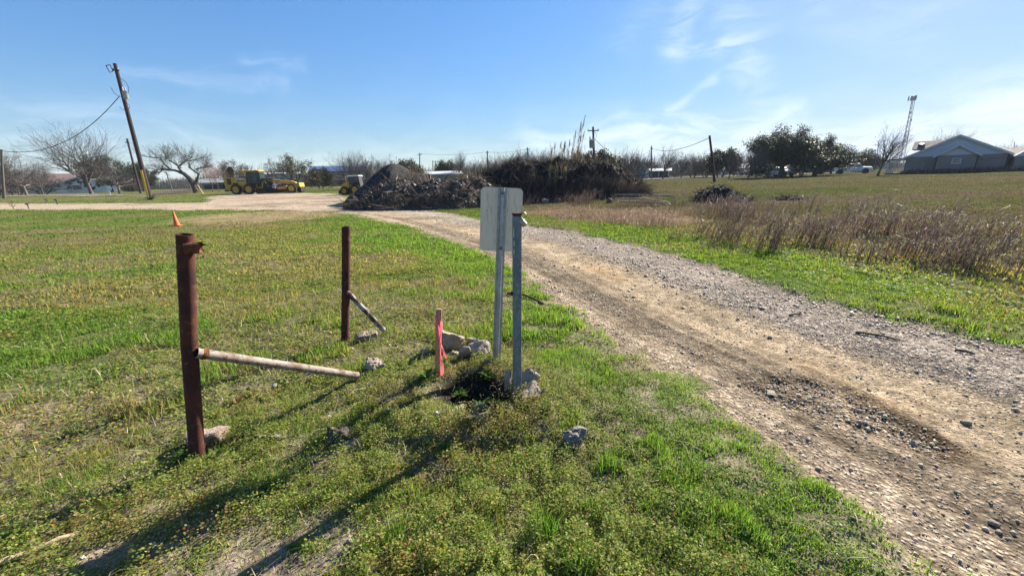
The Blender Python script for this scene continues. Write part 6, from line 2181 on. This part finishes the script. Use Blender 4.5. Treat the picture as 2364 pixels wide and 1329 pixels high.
def brick_house():
    fc = Facade(2213, 58)
    b = fc.o
    t = T('brick_house', 'tan brick house with stepped gables and a porch at the right edge', 'house', b, None, -fc.az)
    U = lambda px, py=380, back=0: fc.uz(px, py, back)[0]
    Zz = lambda px, py, back=0: fc.uz(px, py, back)[1]
    kw = dict(local=True)
    zb = -.3
    x0, x1 = U(2092, 366), U(2333, 352)
    ze = (Zz(2093, 365) + Zz(2333, 352)) / 2
    xm = (x0 + x1) / 2
    zr = Zz(2214, 314)
    wo, ro = gable_house(t, x0, x1, 0, 14, zb, ze, zr, 'brick', 'shingle', .35, 'y', 'siding')
    a0, a1 = U(2158), U(2254)
    z1 = Zz(2205, 358, -1.2)
    zt = Zz(2215, 335, -1.2)
    bay = MB().prism([(a0, zb), (a1, zb), (a1, z1), (a0, z1)], (0, 1.2, 0), (0, -1.2, 0)).build('bay_wall', 'brick', t, **kw)
    am = (a0 + a1) / 2
    MB().prism([(a0, z1 + .001), (a1, z1 + .001), (am, zt)], (0, 1.15, 0), (0, -1.15, 0)).build('bay_gable', 'siding', t, **kw)
    r = MB(); s = (zt - z1) / (am - a0)
    for sd in (-1, 1):
        xe = am + sd * (am - a0 + .3); zo = z1 - s * .3
        r.prism([(am, zt), (xe, zo), (xe, zo + .12), (am, zt + .14)], (0, 1.65, 0), (0, -1.6, 0))
    rb = r.build('bay_roof', 'shingle', t, **kw)
    f = MB()
    for sd in (-1, 1):
        xe = am + sd * (am - a0 + .3); zo = z1 - s * .3
        f.prism([(am, zt - .14), (xe, zo - .14), (xe, zo + .14), (am, zt + .16)], (0, .05, 0), (0, -1.66, 0))
    f.build('bargeboard', 'trim', rb, **kw)
    win(bay, (U(2208, 372), -1.22, Zz(2208, 372)), .8, .62)
    for px in (2160, 2252):
        MB().box((U(px), -1.26, (zb + z1) / 2), (.12, .1, z1 - zb)).build('downpipe', 'black', t, **kw)
    MB().box((x1 - .08, -.06, (zb + ze) / 2), (.12, .1, ze - zb)).build('downpipe', 'black', t, **kw)
    MB().box((U(2131), -.06, .8), (.18, .12, 1.6)).build('meter_box', 'greymetal', wo, **kw)
    # porch on the left
    p0 = U(2047, 369)
    zp = Zz(2047, 369)
    pr_ = MB().prism([(p0, zp - .16), (x0 - .36, ze - .26), (x0 - .36, ze - .12), (p0, zp)], (0, 9.5, 0), (0, .1, 0)).build('porch_roof', 'shingle', t, **kw)
    MB().prism([(p0, zp - .34), (x0 - .02, ze - .46), (x0 - .02, ze - .27), (p0, zp - .165)], (0, .08, 0), (0, .12, 0)).build('fascia', 'trim', pr_, **kw)
    MB().box(((p0 + x0) / 2, 5, .0), (x0 - p0 - .1, 9.6, .24)).build('porch_floor', 'concrete_g', t, **kw)
    for yy in (.3, 2.9, 6.0, 9.2):
        MB().box((p0 + .25, yy, (zp - .3) / 2), (.16, .16, zp - .3)).build('porch_post', 'trim', t, **kw)
    rl = MB()
    for yy in (1.6, 4.4): rl.box((p0 + .25, yy, .75), (.06, 2.4, .07))
    rl.build('porch_rail', 'trim', t, **kw)
    # rear roof to the left
    bk = 10.5
    xa, xb = U(2106, 340, bk), U(2182, 340, bk)
    rr = MB().prism([(bk - .5, Zz(2106, 346, bk)), (bk + 3, Zz(2120, 327, bk + 3)), (bk + 6.5, Zz(2106, 346, bk))], (xb - xa + 2, 0, 0), (xa, 0, 0), (0, 1, 0), (0, 0, 1)).build('rear_roof', 'shingle', t, **kw)
    MB().lathe([(0, -.2), (.45, -.2), (.45, .1), (.3, .22), (0, .22)], (U(2128, 334, bk + 1), bk + 1.0, Zz(2128, 335, bk + 1)), (0, -.4, 1), 16).build('roof_vent', 'black', rr, **kw)
    # right wing
    w0, w1 = U(2335), U(2440)
    zw = Zz(2340, 361); zr2 = Zz(2345, 340, 5)
    MB().box(((w0 + w1) / 2, 5.6, (zb + zw) / 2), (w1 - w0, 10.5, zw - zb)).build('wing_wall', 'brick', t, **kw)
    MB().prism([(-.1, zw - .1), (5, zr2), (11, zw - .1)], (w1 - w0 + 2.5, 0, 0), (w0 - 2.2, 0, 0), (0, 1, 0), (0, 0, 1)).build('wing_roof', 'shingle', t, **kw)
    g0, g1 = U(2334), U(2424)
    MB().prism([(g0, zw), (g1, zw), ((g0 + g1) / 2, zw + (zr2 - zw) * 1.05)], (0, 2, 0), (0, -1.0, 0)).build('wing_gable', 'siding', t, **kw)
    MB().box(((g0 + g1) / 2, -.3, (zb + zw) / 2), (g1 - g0 - .3, 1.1, zw - zb)).build('wing_bay', 'brick', t, **kw)
    rg = random.Random(5)
    for i, px in enumerate((2105, 2125, 2140, 2165, 2180, 2200, 2225, 2245, 2262, 2285, 2300, 2318, 2350)):
        u = U(px)
        p = fc.o + fc.u * u - fc.n * (2.2 + 2 * rg.random())
        p.z = tz(p)
        rng = np.random.default_rng(700 + i)
        n = 420
        P = rng.normal(0, 1, (n, 3)) * np.array([.5, .4, .2]); P[:, 2] = np.abs(P[:, 2])
        V, F3 = blades(P, .4 * rng.uniform(.4, 1.3, n), .045 * np.ones(n), .6, rng)
        o = np_mesh('dry_shrub', V, F3, np.repeat(pal(rng, n, [(.12, .09, .075), (.17, .13, .10), (.08, .075, .05)], [3, 2, 2]), 5, 0), M['dry'])
        o.location = p
        tag(o, 'low dry brown shrub at the foot of the brick house wall', 'shrub', 'dry shrubs below the brick house')


brick_house()


def small_house(name, label, cat, px0, px1, yb, ye, yr, D, depth, wallm, roofm, ridge='y', extras=None, gablem=None, over=.4):
    fc = Facade((px0 + px1) / 2, D)
    t = T(name, label, cat, fc.o, None, -fc.az)
    mid = (px0 + px1) / 2
    x0, x1 = fc.uz(px0, ye)[0], fc.uz(px1, ye)[0]
    ze, zr = fc.uz(mid, ye)[1], fc.uz(mid, yr, depth / 2 if ridge == 'x' else 0)[1]
    wo, ro = gable_house(t, x0, x1, 0, depth, -.4, ze, zr, wallm, roofm, over, ridge, gablem)
    for e in extras or ():
        if e[0] == 'win':
            u, z = fc.uz(e[1], e[2])
            win(wo, (u, -.01, z), e[3], e[4])
        else:
            (xa, zb), (xb, za) = fc.uz(e[1], e[3]), fc.uz(e[2], e[4])
            za = max(za, -.3)
            MB().box(((xa + xb) / 2, -.02, (za + zb) / 2), (abs(xb - xa), .06, zb - za)).build(e[0], e[5], wo, local=True)
    return t


small_house('mural_house', 'blue white gabled house with dark leafy mural on its end wall', 'house', 125, 272, 443, 425, 403, 100, 14, 'whitewall', 'dkroof', 'y',
            (('win', 132, 428, 1.1, 1.1), ('win', 178, 433, 1.6, 1.1)))
# mural: dark leaf shapes painted on the end wall
def mural():
    t = bpy.data.objects['mural_house']
    fc = Facade((125 + 272) / 2, 100)
    rng = np.random.default_rng(3)
    mb = MB()
    wall = [o for o in t.children if o.name.startswith('wall')][0]
    for cx, cy, n, sp_ in ((160, 422, 16, 4), (172, 416, 12, 4), (190, 420, 18, 5), (200, 428, 16, 4), (178, 433, 10, 4), (225, 420, 14, 4), (232, 428, 12, 3), (215, 434, 12, 3), (160, 434, 8, 3)):
        for _ in range(n):
            u, z = fc.uz(cx + rng.normal(0, sp_), cy + rng.normal(0, sp_ * .6))
            r = rng.uniform(.12, .4)
            a0 = rng.uniform(0, 6)
            mb.prism([(r * (1 if k % 2 else .45) * math.cos(a0 + k * .785), r * (1 if k % 2 else .45) * math.sin(a0 + k * .785)) for k in range(8)], (0, .004 + .001 * rng.random(), 0), (u, -.022 - .012 * rng.random(), z))
    mb.build('mural', 'soil', wall, local=True)


mural()
small_house('brown_roofed_building', 'long brown roofed building behind the left thicket', 'building', 45, 175, 440, 425, 402, 125, 14, 'tanmetal', 'shingle', 'x', (('win', 150, 431, 1.5, 1.2),))
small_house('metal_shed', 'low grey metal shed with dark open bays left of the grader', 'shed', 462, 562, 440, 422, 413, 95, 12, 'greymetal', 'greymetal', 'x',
            (('painted_shade', 470, 558, 427, 437, 'shade'), ('corner_post', 463, 466, 418, 438, 'trim')), over=.3)  # bays are a dark slab on the wall, their shade put into its colour
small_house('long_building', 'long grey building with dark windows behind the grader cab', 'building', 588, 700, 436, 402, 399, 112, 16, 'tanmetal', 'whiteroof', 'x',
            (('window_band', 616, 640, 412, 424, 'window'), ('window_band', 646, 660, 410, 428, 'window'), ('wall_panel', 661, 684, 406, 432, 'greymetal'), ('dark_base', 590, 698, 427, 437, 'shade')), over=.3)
small_house('blue_roofed_building', 'wide building with a dark blue roof between the grader and the black heap', 'building', 715, 850, 434, 396, 384, 118, 26, 'tanmetal', 'blueroof', 'x',
            (('dark_base', 718, 848, 418, 436, 'shade'), ('wall_band', 718, 848, 398, 404, 'greymetal')), over=.5)
small_house('white_roofed_shed', 'low tan shed with a white flat roof behind the debris heap', 'shed', 978, 1066, 420, 403, 397, 66, 9, 'tanmetal', 'whiteroof', 'x', (), over=.25)
small_house('grey_house', 'small grey gabled house among bare trees right of the bank', 'house', 1462, 1496, 408, 392, 376, 98, 11, 'greymetal', 'dkroof', 'y',
            (('win', 1474, 386, .8, 1.0), ('door', 1489, 1497, 390, 408, 'whitewall')), 'greymetal')
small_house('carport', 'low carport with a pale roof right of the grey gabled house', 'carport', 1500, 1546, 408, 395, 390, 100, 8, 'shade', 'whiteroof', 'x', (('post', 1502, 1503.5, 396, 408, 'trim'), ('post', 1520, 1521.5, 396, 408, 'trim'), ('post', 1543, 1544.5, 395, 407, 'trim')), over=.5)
small_house('yellow_roofed_hut', 'tiny hut with a yellowish roof right of the leaning pole', 'hut', 1664, 1678, 402, 392, 386, 110, 4, 'whitewall', 'tanmetal', 'x', ())
small_house('pale_house', 'pale blue white house half hidden left of the largest oak', 'house', 1706, 1752, 400, 388, 378, 130, 10, 'whitewall', 'greymetal', 'x', (('win', 1716, 392, 1.2, 1.2), ('win', 1735, 391, 1.2, 1.2)))
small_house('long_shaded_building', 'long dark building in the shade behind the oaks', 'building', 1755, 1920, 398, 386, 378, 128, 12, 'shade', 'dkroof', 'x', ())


def tower():
    D = 150.0
    b = gd(2077, D)
    top = at(2098, 222, D)
    t = T('cell_tower', 'tall lattice cell tower rising beside the brick house', 'tower', b)
    top = Vector((b.x + (top.x - b.x) * .45, D, top.z))
    H_ = top.z - b.z
    mb = MB()
    n = 16
    def leg(k, f):
        a = math.radians(90 + 120 * k)
        r = .8 * (1 - f) + .22 * f
        c = b.lerp(top, f)
        return c + Vector((math.cos(a) * r, math.sin(a) * r, 0))
    for k in range(3):
        mb.tube([leg(k, i / n) for i in range(n + 1)], .07, 5)
        for i in range(n):
            k2 = (k + 1) % 3
            mb.bar(leg(k, i / n), leg(k2, (i + 1) / n), .04); mb.bar(leg(k2, i / n), leg(k, (i + 1) / n), .04)
    mb.tube([b.lerp(top, i / 8) + Vector((.5, -.4, 0)) for i in range(9)], .08, 6)
    mb.build('lattice', 'towerm', t)
    f = MB(); 
    for k in range(3):
        a0, a1 = [top + Vector((math.cos(math.radians(q)) * 1.25, math.sin(math.radians(q)) * 1.25, -1.0)) for q in (30 + 120 * k, 150 + 120 * k)]
        f.bar(a0, a1, .12); f.bar(top - Vector((0, 0, 1.0)), a0, .1)
    f.build('platform', 'towerm', t)
    for k in range(3):
        a0, a1 = [top + Vector((math.cos(math.radians(q)) * 1.35, math.sin(math.radians(q)) * 1.35, -.75)) for q in (30 + 120 * k, 150 + 120 * k)]
        for j in range(3):
            p = a0.lerp(a1, .12 + .36 * j)
            MB().box(p, (.24, .24, 1.5)).build('antenna_panel', 'ins', t, bevel=.03)
    for f_, s in ((.78, 1), (.68, -1)):
        c = b.lerp(top, f_) + Vector((s * -.35, -.4, 0))
        MB().lathe([(0, -.1), (.3, 0), (.33, .15), (0, .2)], c, (0, -1, 0), 14).build('dish', 'ins', t)


tower()

# saplings by the drive
for i, (px, py, h, lb) in enumerate([(32, 482, 26, 'bare twiggy sapling nearest the drive at the left edge'), (109, 470, 18, 'small bare sapling beyond the drive')]):
    b = gp(px, py); s = b.y / F
    g = TreeGen(90 + i)
    g.grow(Vector((0, 0, -.05)), Vector((-.1, 0, 1)), h * s * .5, .9 * s, 0, cfg(levels=2, n=[6, 4], t0=.3, len=[(.5, .8), (.5, .7)], rmin=.25 * s))
    t = T('sapling', lb, 'sapling', b)
    g.trunk.build('trunk', 'bark_l', t, local=True, fix=False); g.crown.build('crown', 'twig', t, local=True, fix=False)


# ------------------------------------------------------------------ air
def haze():
    o = MB().box((0, 0, 20.5), (2400, 2400, 45)).build('haze', 'litter')
    o['kind'] = 'stuff'; o['label'] = 'thin pale haze over the fields'
    m, b, out = new_mat('haze_air')
    v = b.n('ShaderNodeVolumePrincipled')
    v.inputs['Color'].default_value = (.80, .90, 1, 1)
    v.inputs['Density'].default_value = HAZE
    v.inputs['Anisotropy'].default_value = 0.0
    b.nt.links.new(v.outputs[0], out.inputs['Volume'])
    o.data.materials.clear(); o.data.materials.append(m)


HAZE = 0.00022
haze()
